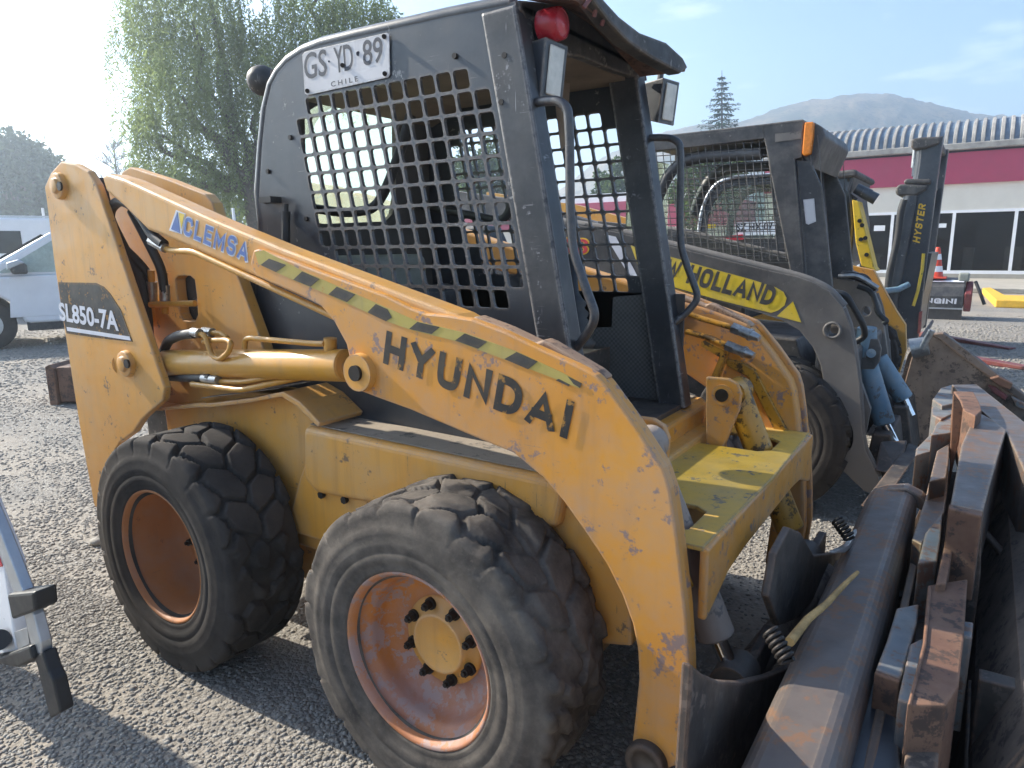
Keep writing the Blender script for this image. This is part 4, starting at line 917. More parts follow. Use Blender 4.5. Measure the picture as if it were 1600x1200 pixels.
both2('inner_leg', MB().prism(pl([(1346, 600), (1360, 640), (1348, 700), (1345, 650)], 'Y', YN + .12), (0, .05, 0)), 'nh_grey')
cq = MB().prism([(1.80, YN + .3, .10), (1.98, YN + .3, .12), (1.93, YN + .3, .42), (1.84, YN + .3, .42)], (0, .55, 0))
link('coupler_plate', cq, 'dark_steel', N2, bevel=.01)
cq = MB().prism([(1.85, YN + .9, .14), (2.02, YN + .9, .14), (1.96, YN + .9, .46), (1.88, YN + .9, .46)], (0, .5, 0))
link('coupler_plate', cq, 'dark_steel', N2, bevel=.01)

# ------------------------------------------------------------------ THIRD LOADER (orange-yellow arm, black cab with registration sign)
Y3 = 4.75; C3 = 2 * Y3 + 1.4
N3 = thing('skid_steer_loader', 'loader with orange yellow arm and lettered plate, seen through the wire mesh cab', 'loader', (.6, C3 / 2, 0))
ar = [(760, 300), (900, 320), (1040, 357), (1160, 387), (1240, 405), (1320, 413), (1365, 422), (1378, 446), (1400, 485), (1415, 508), (1416, 548), (1406, 582), (1398, 586), (1384, 570), (1366, 500), (1350, 462), (1320, 445), (1240, 424), (1160, 408), (1040, 374), (900, 345), (760, 330)]
a3 = MB().prism(pl(ar, 'Y', Y3 + 1.3), (0, .1, 0))
link('lift_arm', a3, 'orange_paint', N3, bevel=.006); link('lift_arm', a3.mirror(C3), 'nh_black', N3, bevel=.006)
bd = MB().prism(pl([(1378, 520), (1384, 509), (1392, 510), (1401, 517), (1404, 530), (1400, 546), (1385, 548)], 'Y', Y3 + 1.29), (0, .02, 0))
bo = link('cylinder_lug', bd, 'nh_black', N3, bevel=.004); link('pin', MB().cyl(at(1391, 528, 'Y', Y3 + 1.29), at(1391, 528, 'Y', Y3 + 1.27), .02, n=16), 'orange_paint', bo)
cabo = [(1090, 400), (1094, 345), (1103, 312), (1120, 288), (1145, 279), (1250, 272), (1262, 400)]
win = [(1103, 372), (1106, 340), (1114, 316), (1128, 298), (1146, 291), (1205, 288), (1210, 372)]
cb = MB().prism(pl(cabo, 'Y', Y3 + .3), (0, .03, 0), holes=[pl(win, 'Y', Y3 + .3)])
link('cab_side', cb, 'nh_black', N3, bevel=.006); link('cab_side', cb.mirror(C3), 'nh_black', N3, bevel=.006)
link('cab_window', MB().prism(pl(win, 'Y', Y3 + .32), (0, .004, 0)), 'glass', N3)
et = MB().tube(pl([(1090, 390), (1093, 345), (1102, 311), (1119, 286), (1145, 277), (1250, 270)], 'Y', Y3 + .29), .016, fillet=.1)
link('cab_edge', et, 'alu', N3)
link('roof', MB().prism(pl([(1140, 277), (1250, 269), (1250, 274), (1140, 282)], 'Y', Y3 + .3), (0, C3 - 2 * Y3 - .6, 0)), 'nh_black', N3)
sg = link('lettered_plate', MB().prism(pl([(1148, 348), (1212, 345), (1212, 366), (1150, 368)], 'Y', Y3 + .26), (0, .01, 0)), 'white_paint', N3)
link('plate_letters', text(MB(), 'SZ HX·07', at(1151, 362, 'Y', Y3 + .26), at(1208, 359, 'Y', Y3 + .26), at(1151, 350, 'Y', Y3 + .26), .02, .003), 'plate_ink', sg)
link('yellow_tag', MB().prism(pl([(1106, 350), (1118, 349), (1118, 356), (1106, 357)], 'Y', Y3 + .26), (0, .01, 0)), 'decal_yellow', N3)
link('red_strip', MB().prism(pl([(1112, 372), (1160, 366), (1162, 374), (1108, 381)], 'Y', Y3 + .24), (0, .02, 0)), 'letter_red', N3)
link('chassis', MB().box((-.6, Y3 + .15, .3), (1.5, C3 - Y3 - .15, 1.0)), 'orange_paint', N3, bevel=.03)
for far in (False, True):
    wheel(N3, 1.3, True, far, 'rubber', 'black_dusty', y0=Y3 - .1, c2=C3, ty=TY_R); wheel(N3, .2, True, far, 'rubber', 'black_dusty', y0=Y3 - .1, c2=C3, ty=TY_R)
link('hood', MB().box((-.9, Y3 + .2, .8), (.1, C3 - Y3 - .2, 1.5)), 'orange_paint', N3, bevel=.05)

# ------------------------------------------------------------------ BACKHOE (black cab, bright yellow boom) behind
Y4 = 7.2
N4 = thing('backhoe_loader', 'backhoe with narrow black cab and bright yellow boom standing behind the wire mesh cab', 'backhoe', (-.6, Y4 + .8, 0))
cf = MB().prism(pl([(1262, 274), (1330, 266), (1336, 272), (1328, 300), (1334, 350), (1330, 410), (1270, 440), (1255, 440)], 'Y', Y4), (0, 1.3, 0))
link('cab', cf, 'black', N4, bevel=.03)
link('roof', MB().prism(pl([(1255, 273), (1336, 264), (1341, 269), (1338, 276), (1255, 283)], 'Y', Y4 - .05), (0, 1.4, 0)), 'black_dusty', N4, bevel=.03)
link('reflector', MB().cyl(at(1293, 284, 'Y', Y4 - .002), at(1293, 284, 'Y', Y4 - .02), .035, n=18), 'lamp_glass', N4)
link('side_window', MB().prism(pl([(1313, 292), (1326, 300), (1330, 350), (1326, 400), (1316, 404)], 'Y', Y4 - .006), (0, .004, 0)), 'glass_dark', N4)
bm = MB().prism(pl([(1331, 312), (1341, 314), (1366, 418), (1371, 424), (1346, 416), (1337, 380)], 'Y', Y4 - .15), (0, .3, 0))
bmo = link('boom', bm, 'bright_yellow', N4, bevel=.01)
for px, py in ((1343, 345), (1347, 352), (1352, 372), (1345, 374), (1354, 398)):
    link('boom_bolt', MB().cyl(at(px, py, 'Y', Y4 - .15), at(px, py, 'Y', Y4 - .18), .022, n=10), 'bolt', bmo)
for (px, py) in ((1337, 294), (1347, 300)):
    q = at(px, py, 'Y', Y4 + .1); link('work_light', MB().cyl(q, q + Vector((.14, .02, -.08)), .055, .06, n=16), 'black', N4, bevel=.01)
link('mirror_arm', MB().tube([at(1328, 275, 'Y', Y4), at(1322, 300, 'Y', Y4 + .05), at(1338, 312, 'Y', Y4 + .1)], .02), 'hose', N4)
link('body', MB().prism([(-2.6, Y4, .45), (.3, Y4, .45), (.5, Y4, .9), (-1.0, Y4, 1.15), (-2.6, Y4, 1.3)], (0, 1.3, 0)), 'bright_yellow', N4, bevel=.04)
for x_ in (-2.2, .1):
    for y_ in (Y4 - .25, Y4 + 1.25):
        link('wheel', MB().lathe([(0, .2), (0, .42), (.05, .5), (.25, .5), (.3, .42), (.3, .2), (.15, .15), (.15, .0)], (x_, y_, .5), n=32), 'rubber', N4)

# ------------------------------------------------------------------ FORKLIFT with tall mast, forks on the ground
F = thing('forklift', 'forklift with tall black lettered mast and dark red forks resting on the gravel', 'forklift', (.2, 10.4, 0))
YF = 9.6
mo = [(1437, 216), (1473, 212), (1474, 222), (1462, 300), (1452, 380), (1446, 440), (1440, 528), (1400, 534), (1396, 500), (1404, 440), (1416, 370), (1428, 290)]
mo = [(1440, 218), (1474, 212), (1462, 300), (1449, 400), (1441, 470), (1434, 530), (1388, 530), (1396, 470), (1412, 400), (1424, 330), (1436, 258)]
for y_ in (YF, YF + 1.5):
    link('mast_rail', MB().prism(pl(mo, 'Y', YF), (0, .16, 0)).xf(Matrix.Translation((0, y_ - YF, 0))), 'black', F, bevel=.012)
for q in ([(1424, 217), (1440, 214), (1470, 213), (1468, 224), (1445, 232), (1428, 234), (1423, 230)], [(1399, 294), (1404, 288), (1420, 287), (1450, 289), (1446, 298), (1430, 306), (1404, 306), (1399, 303)], [(1412, 281), (1418, 279), (1456, 280), (1454, 288), (1412, 288)]):
    link('mast_crosshead', MB().prism(pl(q, 'Y', YF - .06), (0, 1.8, 0)), 'black_dusty', F, bevel=.03, seg=3)
link('mast_cylinder', MB().cyl(at(1443, 232, 'Y', YF + .1), at(1436, 282, 'Y', YF + .1), .075, n=18).cyl(at(1424, 306, 'Y', YF + .02), at(1392, 480, 'Y', YF + .02), .09, n=18), 'black', F)
link('mast_chain', MB().tube([at(1430, 234, 'Y', YF + .15), at(1427, 262, 'Y', YF + .15)], .03, n=8).box(tuple(at(1424, 275, 'Y', YF + .1)), tuple(at(1434, 262, 'Y', YF + .25))), 'zinc', F)
link('mast_hose', MB().tube([at(1414, 312, 'Y', YF - .03), at(1408, 330, 'Y', YF - .03), at(1404, 370, 'Y', YF - .03), at(1390, 430, 'Y', YF - .03), at(1384, 500, 'Y', YF - .03)], .05, n=10, fillet=.1), 'hose', F)
link('tilt_link', MB().tube([at(1378, 455, 'Y', YF - .25), at(1404, 452, 'Y', YF - .1), at(1420, 444, 'Y', YF - .03)], .04, n=10), 'blue_paint', F)
link('yellow_stripe', MB().tube([at(1443, 396, 'Y', YF - .01), at(1441, 420, 'Y', YF - .01), at(1434, 455, 'Y', YF - .01), at(1427, 478, 'Y', YF - .01)], .02, n=8), 'decal_yellow', F)
link('brand_lettering', block(MB(), 'HYSTER', at(1437, 380, 'Y', YF), at(1447, 320, 'Y', YF), at(1426, 377, 'Y', YF), .22, .2, .006), 'letter_yellow', F)
link('load_backrest', MB().prism(pl([(1447, 395), (1456, 396), (1440, 475), (1434, 522), (1426, 524), (1434, 470)], 'Y', YF + .1), (0, 1.6, 0)), 'black', F)
link('side_guide', MB().prism(pl([(1436, 488), (1441, 486), (1438, 520), (1433, 522)], 'Y', YF - .05), (0, .1, 0)), 'red_steel', F)
for (q0, q1, w_) in (((1440, 521), (1582, 541), .16), ((1492, 556), (1650, 577), .16)):
    A_, B_ = at(*q0, 'Z', .05), at(*q1, 'Z', .05); d_ = (B_ - A_).normalized(); s_ = Vector((-d_.y, d_.x, 0)) * w_ * .5
    fk = MB().hexa([A_ - s_ - Vector((0, 0, .045)), B_ - s_ * .8 - Vector((0, 0, .045)), B_ + s_ * .8 - Vector((0, 0, .045)), A_ + s_ - Vector((0, 0, .045)), A_ - s_ + Vector((0, 0, .03)), B_ - s_ * .8 - Vector((0, 0, .02)), B_ + s_ * .8 - Vector((0, 0, .02)), A_ + s_ + Vector((0, 0, .03))])
    link('fork', fk, 'red_steel', F, bevel=.006)
link('body', MB().prism([(-3.2, YF + .15, .4), (.3, YF + .15, .4), (.3, YF + .15, .8), (-.6, YF + .15, 1.0), (-2.6, YF + .15, 1.3), (-3.2, YF + .15, 1.1)], (0, 1.35, 0)), 'bright_yellow', F, bevel=.05)
for x_ in (-.1, -2.6):
    for y_ in (YF, YF + 1.4):
        link('wheel', MB().lathe([(0, .2), (0, .34), (.05, .42), (.22, .42), (.27, .34), (.27, .2), (.12, .15), (.12, .0)], (x_, y_, .42), n=32), 'rubber', F)

# ------------------------------------------------------------------ SWEEPER and cone
YS = 14.6
sw = thing('sweeper', 'dark grey sweeper attachment with white lettering and a red end plate, standing on the gravel', 'sweeper', (1.4, YS + .3, 0))
so_ = [(1400, 441), (1440, 441), (1512, 446), (1520, 449), (1508, 462), (1502, 488), (1440, 490), (1400, 490)]
sx0, sx1 = at(1400, 470, 'Y', YS).x, at(1505, 470, 'Y', YS).x
pr = [(0, .22), (-.01, .45), (.05, .62), (.16, .72), (.5, .78), (.8, .7), (.85, .3), (.8, .22)]
link('housing', MB().prism([(sx0, YS + a_, b_) for a_, b_ in pr], (sx1 - sx0, 0, 0)), 'nh_black', sw, bevel=.01)
link('white_edge', MB().box((sx0, YS - .02, .20), (sx1, YS + .02, .225)), 'alu', sw)
link('rubber_skirt', MB().box((sx0, YS + .01, .0), (sx1, YS + .03, .20)), 'interior', sw)
link('brush', MB().cyl((sx0 + .02, YS + .42, .3), (sx1 - .02, YS + .42, .3), .29, n=28), 'interior', sw)
link('end_plate', MB().prism([(sx1 + .01, YS + .02, .16), (sx1 + .01, YS - .02, .50), (sx1 + .01, YS + .3, .72), (sx1 + .01, YS + .7, .68), (sx1 + .01, YS + .8, .3)], (.12, 0, 0)), 'red_steel', sw, bevel=.02)
link('end_handle', MB().tube([(sx1 + .16, YS + .2, .72), (sx1 + .26, YS + .1, .5), (sx1 + .34, YS + .1, .30)], .03), 'hose', sw)
link('motor_cover', MB().box((sx1 - .12, YS + .15, .72), (sx1 + .06, YS + .35, .88)), 'olive', sw, bevel=.03)
link('pale_strip', MB().prism([(sx1 - .55, YS + .12, .705), (sx1 - .02, YS + .12, .705), (sx1 - .02, YS + .2, .735), (sx1 - .5, YS + .2, .735)], (0, -.004, .006)), 'decal_pale', sw)
link('brand_lettering', block(MB(), 'MANGINI', at(1418, 473, 'Y', YS - .012), at(1494, 475, 'Y', YS - .012), at(1419, 465, 'Y', YS - .012), .26, .14, .004), 'decal_pale', sw)
cp_ = at(1460, 441, 'Y', YS + .32); cp_ = Vector((cp_.x, YS + .32, .765))
cn = thing('traffic_cone', 'red and white traffic cone standing on top of the dark sweeper', 'cone', tuple(cp_))
link('cone', MB().lathe([(0.02, .16), (.03, .14), (.58, .045), (.60, .03), (.60, 0)], cp_, (0, 0, 1), n=28), 'orange_cone', cn)
link('base', MB().box((cp_.x - .2, cp_.y - .2, cp_.z), (cp_.x + .2, cp_.y + .2, cp_.z + .035)), 'orange_cone', cn, bevel=.01)
for z0, z1 in ((.13, .24), (.36, .47)):
    r_ = lambda z: .14 - (z - .03) / .55 * .095 + .003
    link('white_band', MB().lathe([(z0, r_(z0)), (z1, r_(z1))], cp_, (0, 0, 1), n=28), 'white_paint', cn)

# ------------------------------------------------------------------ BUILDING with barrel roof
YB = 30.15
def bx_(px, py=330): return at(px, py, 'Y', YB).x
bl_ = thing('shop_building', 'low cream building with magenta fascia and blue grey ribbed barrel roof', 'building', (1.0, YB + 4, 0))
XL, XR = bx_(1195), 14.0
Zf0, Zf1 = 3.56, 4.66
link('wall', MB().box((XL, YB, 2.62), (XR, YB + 8, Zf0)).box((XL, YB, 0), (XL + .3, YB + 8, 2.62)), 'cream', bl_)
link('fascia', MB().box((XL - .05, YB - .12, Zf0), (XR, YB + 8, Zf1)), 'magenta', bl_)
link('gutter', MB().box((XL - .1, YB - .3, 4.74), (XR, YB + .2, 4.97)), 'roof_light', bl_, bevel=.03)
link('roof_void', MB().box((XL, YB + .05, Zf1), (XR, YB + 8, 4.74)), 'interior', bl_)
def arcp(r_, k=10): return [(YB + .05 - .0 + 5.2 * (1 - math.cos(t)) * .42, 4.95 + r_ + 1.05 * math.sin(t)) for t in np.linspace(0, math.pi / 2, k)]
rf_ = MB(); base_ = arcp(0) + [(YB + 8, 6.0), (YB + 8, 4.8)]
rf_.prism([(XL, y, z) for y, z in base_], (XR - XL, 0, 0), 0)
nr = int((XR - XL) / .285)
for i in range(nr):
    x = XL + i * .285
    o_ = arcp(0.0) + [(YB + 8, 6.0)]; vs = []
    for (y, z) in o_:
        t_ = (y - YB) / 3
        vs += [(x, y - .01, z), (x + .02, y - .10 * max(0, 1 - t_), z + .075 * min(1, .3 + t_)), (x + .11, y - .10 * max(0, 1 - t_), z + .075 * min(1, .3 + t_)), (x + .13, y - .01, z)]
    fs = []
    for k_ in range(len(o_) - 1):
        for e_ in range(3): fs.append((k_ * 4 + e_, k_ * 4 + e_ + 1, k_ * 4 + 5 + e_, k_ * 4 + 4 + e_))
    fs.append((0, 1, 2, 3)); rf_.add(vs, fs, 1)
link('roof', rf_, ['roof_trough_shade', 'roof_light'], bl_)
link('back_wall', MB().box((XL + .3, YB + 4.5, 0), (XR, YB + 4.6, 2.62)).box((XL + .3, YB + .1, 2.58), (XR, YB + 4.5, 2.61)), 'shop_wall', bl_)
rq = random.Random(12)
for i in range(16):
    x_ = -4.0 + i * .95 + rq.uniform(-.2, .2); h_ = rq.uniform(.6, 1.3); y_ = YB + rq.uniform(.8, 2.6)
    link('counter', MB().box((x_, y_, .02), (x_ + rq.uniform(.3, .9), y_ + .5, h_)), ['brown_wood', 'white_paint', 'cream', 'brown_wood', 'grime'][i % 5], bl_, bevel=.02)
edges = [bx_(1300), bx_(1347), bx_(1395), bx_(1454), bx_(1491), bx_(1588), bx_(1690), bx_(1790), 9.5, 12, 14]
xw = bx_(1300)
edges = [XL + .4, (XL + xw) / 2] + edges
for i in range(len(edges) - 1):
    x0_, x1_ = edges[i], edges[i + 1]; fr_ = MB(); w_ = .07
    for q in (((x0_, YB - .03, .30), (x0_ + w_, YB + .06, 2.62)), ((x1_ - w_ * .5, YB - .03, .30), (x1_, YB + .06, 2.62)), ((x0_ + w_, YB - .028, 2.52), (x1_ - w_ * .5, YB + .06, 2.62)), ((x0_ + w_, YB - .028, .30), (x1_ - w_ * .5, YB + .06, .42))): fr_.box(*q)
    wf = link('window', fr_, 'white_paint', bl_)
    link('pane', MB().box((x0_ + w_, YB + .02, .42), (x1_ - w_ * .5, YB + .03, 2.52)), 'shop_glass', wf)
link('plinth', MB().box((XL, YB - .08, 0), (XR, YB + .3, .30)), 'concrete', bl_)
for px0, px1, py0, py1 in ((1365, 1383, 352, 361), (1457, 1479, 349, 356)):
    q0, q1 = at(px0, py1, 'Y', YB - .04), at(px1, py0, 'Y', YB - .04)
    link('paper_notice', MB().box((q0.x, YB - .006, q0.z), (q1.x, YB + .018, q1.z)), 'white_paint', bl_)
# furniture glimpsed behind the glass is dark; nothing else is lettered
tag(link('pavement', MB().box((-6, 23.4, 0), (14, YB - .08, .14)), 'concrete', bevel=.02), kind='structure')
kb = MB().prism([(at(1535, 451, 'Z', .15).x, at(1535, 451, 'Z', .15).y, .0), (at(1556, 470, 'Z', .15).x, at(1556, 470, 'Z', .15).y, .0), (9, at(1556, 470, 'Z', .15).y - .2, 0), (9, at(1556, 470, 'Z', .15).y + .9, 0), (at(1570, 462, 'Z', .15).x, at(1570, 462, 'Z', .15).y, 0), (at(1548, 450, 'Z', .15).x, at(1548, 450, 'Z', .15).y, 0)], (0, 0, .17))
tag(link('yellow_kerb', kb, 'kerb_yellow', bevel=.02), kind='structure')
# lower magenta building further left
YB2 = 37
b2 = thing('low_building', 'long low building with magenta band and pale parapet seen through the cab screens', 'building', (-14, YB2, 0))
z0_, z1_ = at(1050, 354, 'Y', YB2).z, at(1050, 311, 'Y', YB2).z
xa, xb_ = at(690, 330, 'Y', YB2).x, at(1130, 330, 'Y', YB2).x
link('wall', MB().box((xa, YB2, 0), (xb_, YB2 + 6, z0_)), 'cream', b2); link('fascia', MB().box((xa - .1, YB2 - .1, z0_), (xb_ + .1, YB2 + 6, z1_)), 'magenta', b2)
link('parapet', MB().box((xa, YB2, z1_), (xb_, YB2 + 6, z1_ + .5)), 'white_paint', b2)

# ------------------------------------------------------------------ ATTACHMENTS lying in front of the loaders
A1 = thing('steel_beam_attachment', 'long rusted steel channel beam lying across the front of the nearest loader', 'beam', (2.07, .7, 0))
ro = [(1.985, .30), (1.990, .48)] + [(2.030 + .040 * math.cos(t), .522 + .040 * math.sin(t)) for t in np.linspace(math.pi, math.pi * .55, 6)] + [(2.102 + .046 * math.cos(t), .526 + .046 * math.sin(t)) for t in np.linspace(math.pi * .48, 0, 7)] + [(2.150, .28)]
prof = ro + [(2.138, .28), (2.135, .525), (2.12, .548), (2.10, .556), (2.03, .546), (2.012, .53), (2.004, .48), (1.998, .30)]
link('channel', MB().prism([(x, -.9, z) for x, z in prof], (0, 2.52, 0)), 'steel', A1)
link('end_plate', MB().prism([(2.0, 1.60, .545), (2.05, 1.60, .57), (2.11, 1.60, .585), (2.16, 1.60, .565), (2.20, 1.60, .52), (2.19, 1.60, .49), (2.13, 1.60, .53), (2.0, 1.60, .50)], (0, .07, 0)), 'steel', A1, bevel=.008)
link('web_plate', MB().prism([(1.93, -.9, .02), (1.99, -.9, .32), (2.01, -.9, .32), (1.95, -.9, .02)], (0, 2.5, 0)), 'dark_steel', A1)
def coil(c, ax, n=6, r=.015, w=.0042, pitch=.0105):
    c, ax = Vector(c), Vector(ax).normalized(); u = ax.orthogonal().normalized(); v_ = ax.cross(u)
    return MB().tube([c + ax * (pitch * t / 12) + u * r * math.cos(t * math.pi / 6) + v_ * r * math.sin(t * math.pi / 6) for t in range(12 * n)], w, n=8)
link('coil_spring', coil(at(1203, 986, 'X', 1.98), (.6, -.35, -.55)), 'bolt', A1); link('coil_spring', coil(at(1307, 812, 'X', 1.98), (.6, -.35, -.55)), 'bolt', A1)
link('latch_hook', MB().prism([at(1292, 862, 'X', 2.0), at(1318, 850, 'X', 2.0), at(1334, 826, 'X', 2.0), at(1330, 848, 'X', 2.0), at(1312, 862, 'X', 2.0)], (.015, 0, 0)), 'zinc', A1, bevel=.003)
st_ = MB().tube([at(1234, 1003, 'Z', .60), at(1262, 968, 'Z', .61), at(1290, 945, 'Z', .62), at(1318, 915, 'Z', .635), at(1340, 894, 'Z', .645)], .009, n=7, rr=lambda t: .011 - .006 * t)
so2 = link('wood_splinter', st_, 'wood'); tag(so2, 'broken pale wood splinter resting on the rusted channel beam', 'stick')

B1 = thing('attachment_frame', 'tall dark steel attachment frame with blue grey stepped plates beside the rusted channel beam', 'attachment', (2.28, 1.2, 0))
def slab(name, pts, ax, v_, off, mat, bev=.004): return link(name, MB().prism(pl(pts, ax, v_), off, ), mat, B1, bevel=bev)
slab('top_strip', [(1526, 642), (1502, 695), (1485, 788), (1536, 799), (1546, 760), (1560, 710), (1572, 672), (1550, 655)], 'Z', .75, (0, 0, -.24), 'steel')
slab('end_edge', [(1483, 787), (1536, 799), (1534, 807), (1482, 794)], 'Z', .752, (0, 0, -.24), 'rust')
slab('end_face', [(1484, 792), (1535, 803), (1532, 900), (1520, 1000), (1500, 1120), (1480, 1260), (1425, 1260), (1456, 1060), (1474, 900)], 'Y', .985, (0, .03, 0), 'dark_steel')
slab('sloped_wing', [(1487, 601), (1526, 600), (1640, 690), (1680, 790), (1600, 735), (1573, 676), (1532, 640), (1500, 615)], 'Z', .74, (0, 0, -.24), 'steel')
slab('rust_cap', [(1490, 611), (1521, 612), (1530, 628), (1534, 641), (1524, 650), (1506, 641), (1500, 625)], 'Z', .80, (0, 0, -.24), 'rust')
slab('cap_web', [(1489, 613), (1500, 628), (1506, 645), (1498, 690), (1488, 735), (1482, 765), (1485, 690)], 'Y', 2.1, (0, .012, 0), 'rust')
slab('cap_web', [(1533, 646), (1524, 655), (1506, 690), (1498, 720), (1508, 705), (1526, 672)], 'Y', 2.1, (0, .012, 0), 'dark_steel')
slab('step_plate', [(1457, 624), (1470, 606), (1490, 600), (1492, 614), (1490, 630), (1472, 634)], 'Z', .70, (0, 0, -.24), 'blue_steel')
slab('step_plate', [(1456, 636), (1472, 628), (1490, 626), (1488, 646), (1470, 655), (1456, 648)], 'Z', .68, (0, 0, -.24), 'blue_steel')
slab('step_plate', [(1462, 664), (1474, 650), (1488, 648), (1486, 676), (1455, 680)], 'Z', .67, (0, 0, -.24), 'blue_steel')
slab('step_plate', [(1432, 700), (1456, 676), (1486, 672), (1485, 698), (1450, 706), (1430, 712)], 'Z', .60, (0, 0, -.24), 'blue_steel')
slab('bright_plate', [(1464, 704), (1484, 692), (1482, 722), (1478, 746), (1452, 752)], 'Z', .63, (0, 0, -.24), 'steel')
slab('mid_step', [(1446, 832), (1473, 800), (1469, 846), (1464, 876), (1434, 880)], 'Z', .60, (0, 0, -.24), 'blue_steel')
slab('long_plate', [(1484, 700), (1480, 770), (1476, 800), (1440, 850), (1425, 842), (1452, 760)], 'Z', .56, (0, 0, -.24), 'steel')
slab('blue_plate', [(1401, 950), (1436, 943), (1433, 975), (1408, 1060), (1368, 1046), (1386, 1000)], 'Z', .55, (0, 0, -.24), 'blue_steel')
slab('blue_plate_lip', [(1368, 1046), (1408, 1060), (1406, 1066), (1366, 1051)], 'Z', .553, (0, 0, -.24), 'rust')
slab('narrow_bar', [(1422, 1006), (1447, 994), (1441, 1035), (1423, 1098), (1403, 1092)], 'Z', .57, (0, 0, -.24), 'blue_steel')
slab('black_plate', [(1350, 1043), (1393, 1060), (1412, 1230), (1270, 1230)], 'Z', .47, (0, 0, -.24), 'black')
slab('rust_plate', [(1452, 914), (1512, 904), (1506, 1000), (1498, 1072), (1478, 1102), (1419, 1102), (1444, 1006)], 'Z', .60, (0, 0, -.24), 'rust')
slab('rust_plate_edge', [(1450, 914), (1456, 914), (1448, 1006), (1424, 1100), (1418, 1100), (1442, 1004)], 'Z', .606, (0, 0, -.24), 'rust')
slab('side_tab', [(1501, 969), (1521, 972), (1519, 997), (1499, 993)], 'Z', .58, (0, 0, -.24), 'blue_steel')
slab('lower_rust_plate', [(1420, 1104), (1472, 1100), (1468, 1160), (1464, 1230), (1410, 1230)], 'Z', .5, (0, 0, -.24), 'brown_steel')
link('long_edge', MB().prism([at(1487, 800, 'Z', .66), at(1500, 802, 'Z', .66), at(1478, 912, 'Z', .62), at(1462, 912, 'Z', .62)], (0, 0, -.30)), 'rust', B1, bevel=.004)
link('side_rail', MB().prism([(2.165, -.6, .10), (2.165, 2.3, .10), (2.165, 2.3, .50), (2.165, -.6, .46)], (.02, 0, 0)), 'brown_steel', B1, bevel=.004)
for y_ in (.25, .8, 1.35, 1.9): link('gusset', MB().prism([(2.15, y_, .08), (2.06, y_, .08), (2.15, y_, .42)], (0, .014, 0)), 'brown_steel', B1)
for y_ in (.42, .62, 1.1, 1.6): link('bolt', MB().cyl((2.165, y_, .40), (2.148, y_, .40), .016, n=6, smooth=False), 'bolt', B1)
link('frame_core', MB().box((2.17, -.6, .04), (2.30, 2.5, .42)), 'dark_steel', B1, bevel=.01)

C1 = thing('bucket', 'heavy brown loader bucket standing with its back to the dark attachment frame', 'bucket', (2.9, 1.0, 0))
pc = [(2.40, .02), (2.33, .16), (2.35, .34), (2.42, .52), (2.50, .60), (2.54, .60), (2.46, .5), (2.40, .34), (2.38, .18), (2.46, .06), (3.4, .06), (3.4, .02)]
link('shell', MB().prism([(x, .32, z) for x, z in pc], (0, 1.9, 0)), 'brown_steel', C1, bevel=.006)
for y_ in (.29, 2.22): link('side_plate', MB().prism([(2.33, y_, .16), (2.35, y_, .34), (2.42, y_, .52), (2.52, y_, .61), (3.4, y_, .06), (3.4, y_, .02), (2.40, y_, .02)], (0, .03, 0)), 'brown_steel', C1, bevel=.004)
link('back_bar', MB().tube([at(1532, 826, 'Z', .52), at(1612, 915, 'Z', .40)], .014, n=6), 'dark_steel', C1)
link('back_rib', MB().box((2.345, .55, .05), (2.44, .60, .50)), 'dark_steel', C1, bevel=.004)
link('wear_plate', MB().prism([(2.335, .30, .06), (2.318, .30, .16), (2.338, .30, .30), (2.36, .30, .30), (2.35, .30, .1)], (0, .6, 0)), 'steel', C1, bevel=.004)
link('yellow_mark', MB().prism(pl([(1555, 722), (1600, 720), (1606, 734), (1570, 738)], 'Z', .45), (0, 0, -.02)), 'yellow_oily', C1)

D1 = thing('bucket', 'open brown bucket with worn sloping rim standing in front of the orange yellow arm', 'bucket', (2.4, 4.6, 0))
dq = [(1402, 640), (1424, 560), (1440, 531), (1458, 522), (1474, 524), (1640, 655), (1660, 780), (1500, 720), (1420, 690)]
link('side_plate', MB().prism(pl(dq, 'Y', 4.3), (0, .03, 0)), 'brown_steel', D1, bevel=.006)
link('rim', MB().prism(pl([(1452, 522), (1474, 520), (1650, 655), (1650, 668), (1500, 556), (1470, 532)], 'Y', 4.28), (0, .10, 0)), 'brown_steel', D1, bevel=.008)
link('shell', MB().prism(pl([(1402, 640), (1424, 560), (1440, 531), (1436, 528), (1418, 556), (1396, 640), (1414, 696), (1500, 726), (1500, 718), (1420, 688)], 'Y', 4.33), (0, 1.4, 0)), 'dark_steel', D1)
for q, m_ in (([(1546, 592), (1560, 588), (1583, 600), (1578, 609), (1560, 603)], 'rust'), ([(1543, 602), (1556, 606), (1575, 620), (1570, 626), (1552, 614)], 'red_steel'), ([(1580, 620), (1600, 630), (1606, 642), (1588, 636)], 'blue_steel')):
    link('worn_patch', MB().prism(pl(q, 'Y', 4.22), (0, .06, 0)), m_, D1, bevel=.006)
link('pin_knuckle', MB().cyl(at(1424, 545, 'Y', 4.2), at(1450, 540, 'Y', 4.2), .07, .06, n=16).cyl(at(1440, 545, 'Y', 4.15), at(1456, 516, 'Y', 4.15), .022, n=10), 'zinc', D1, bevel=.006)

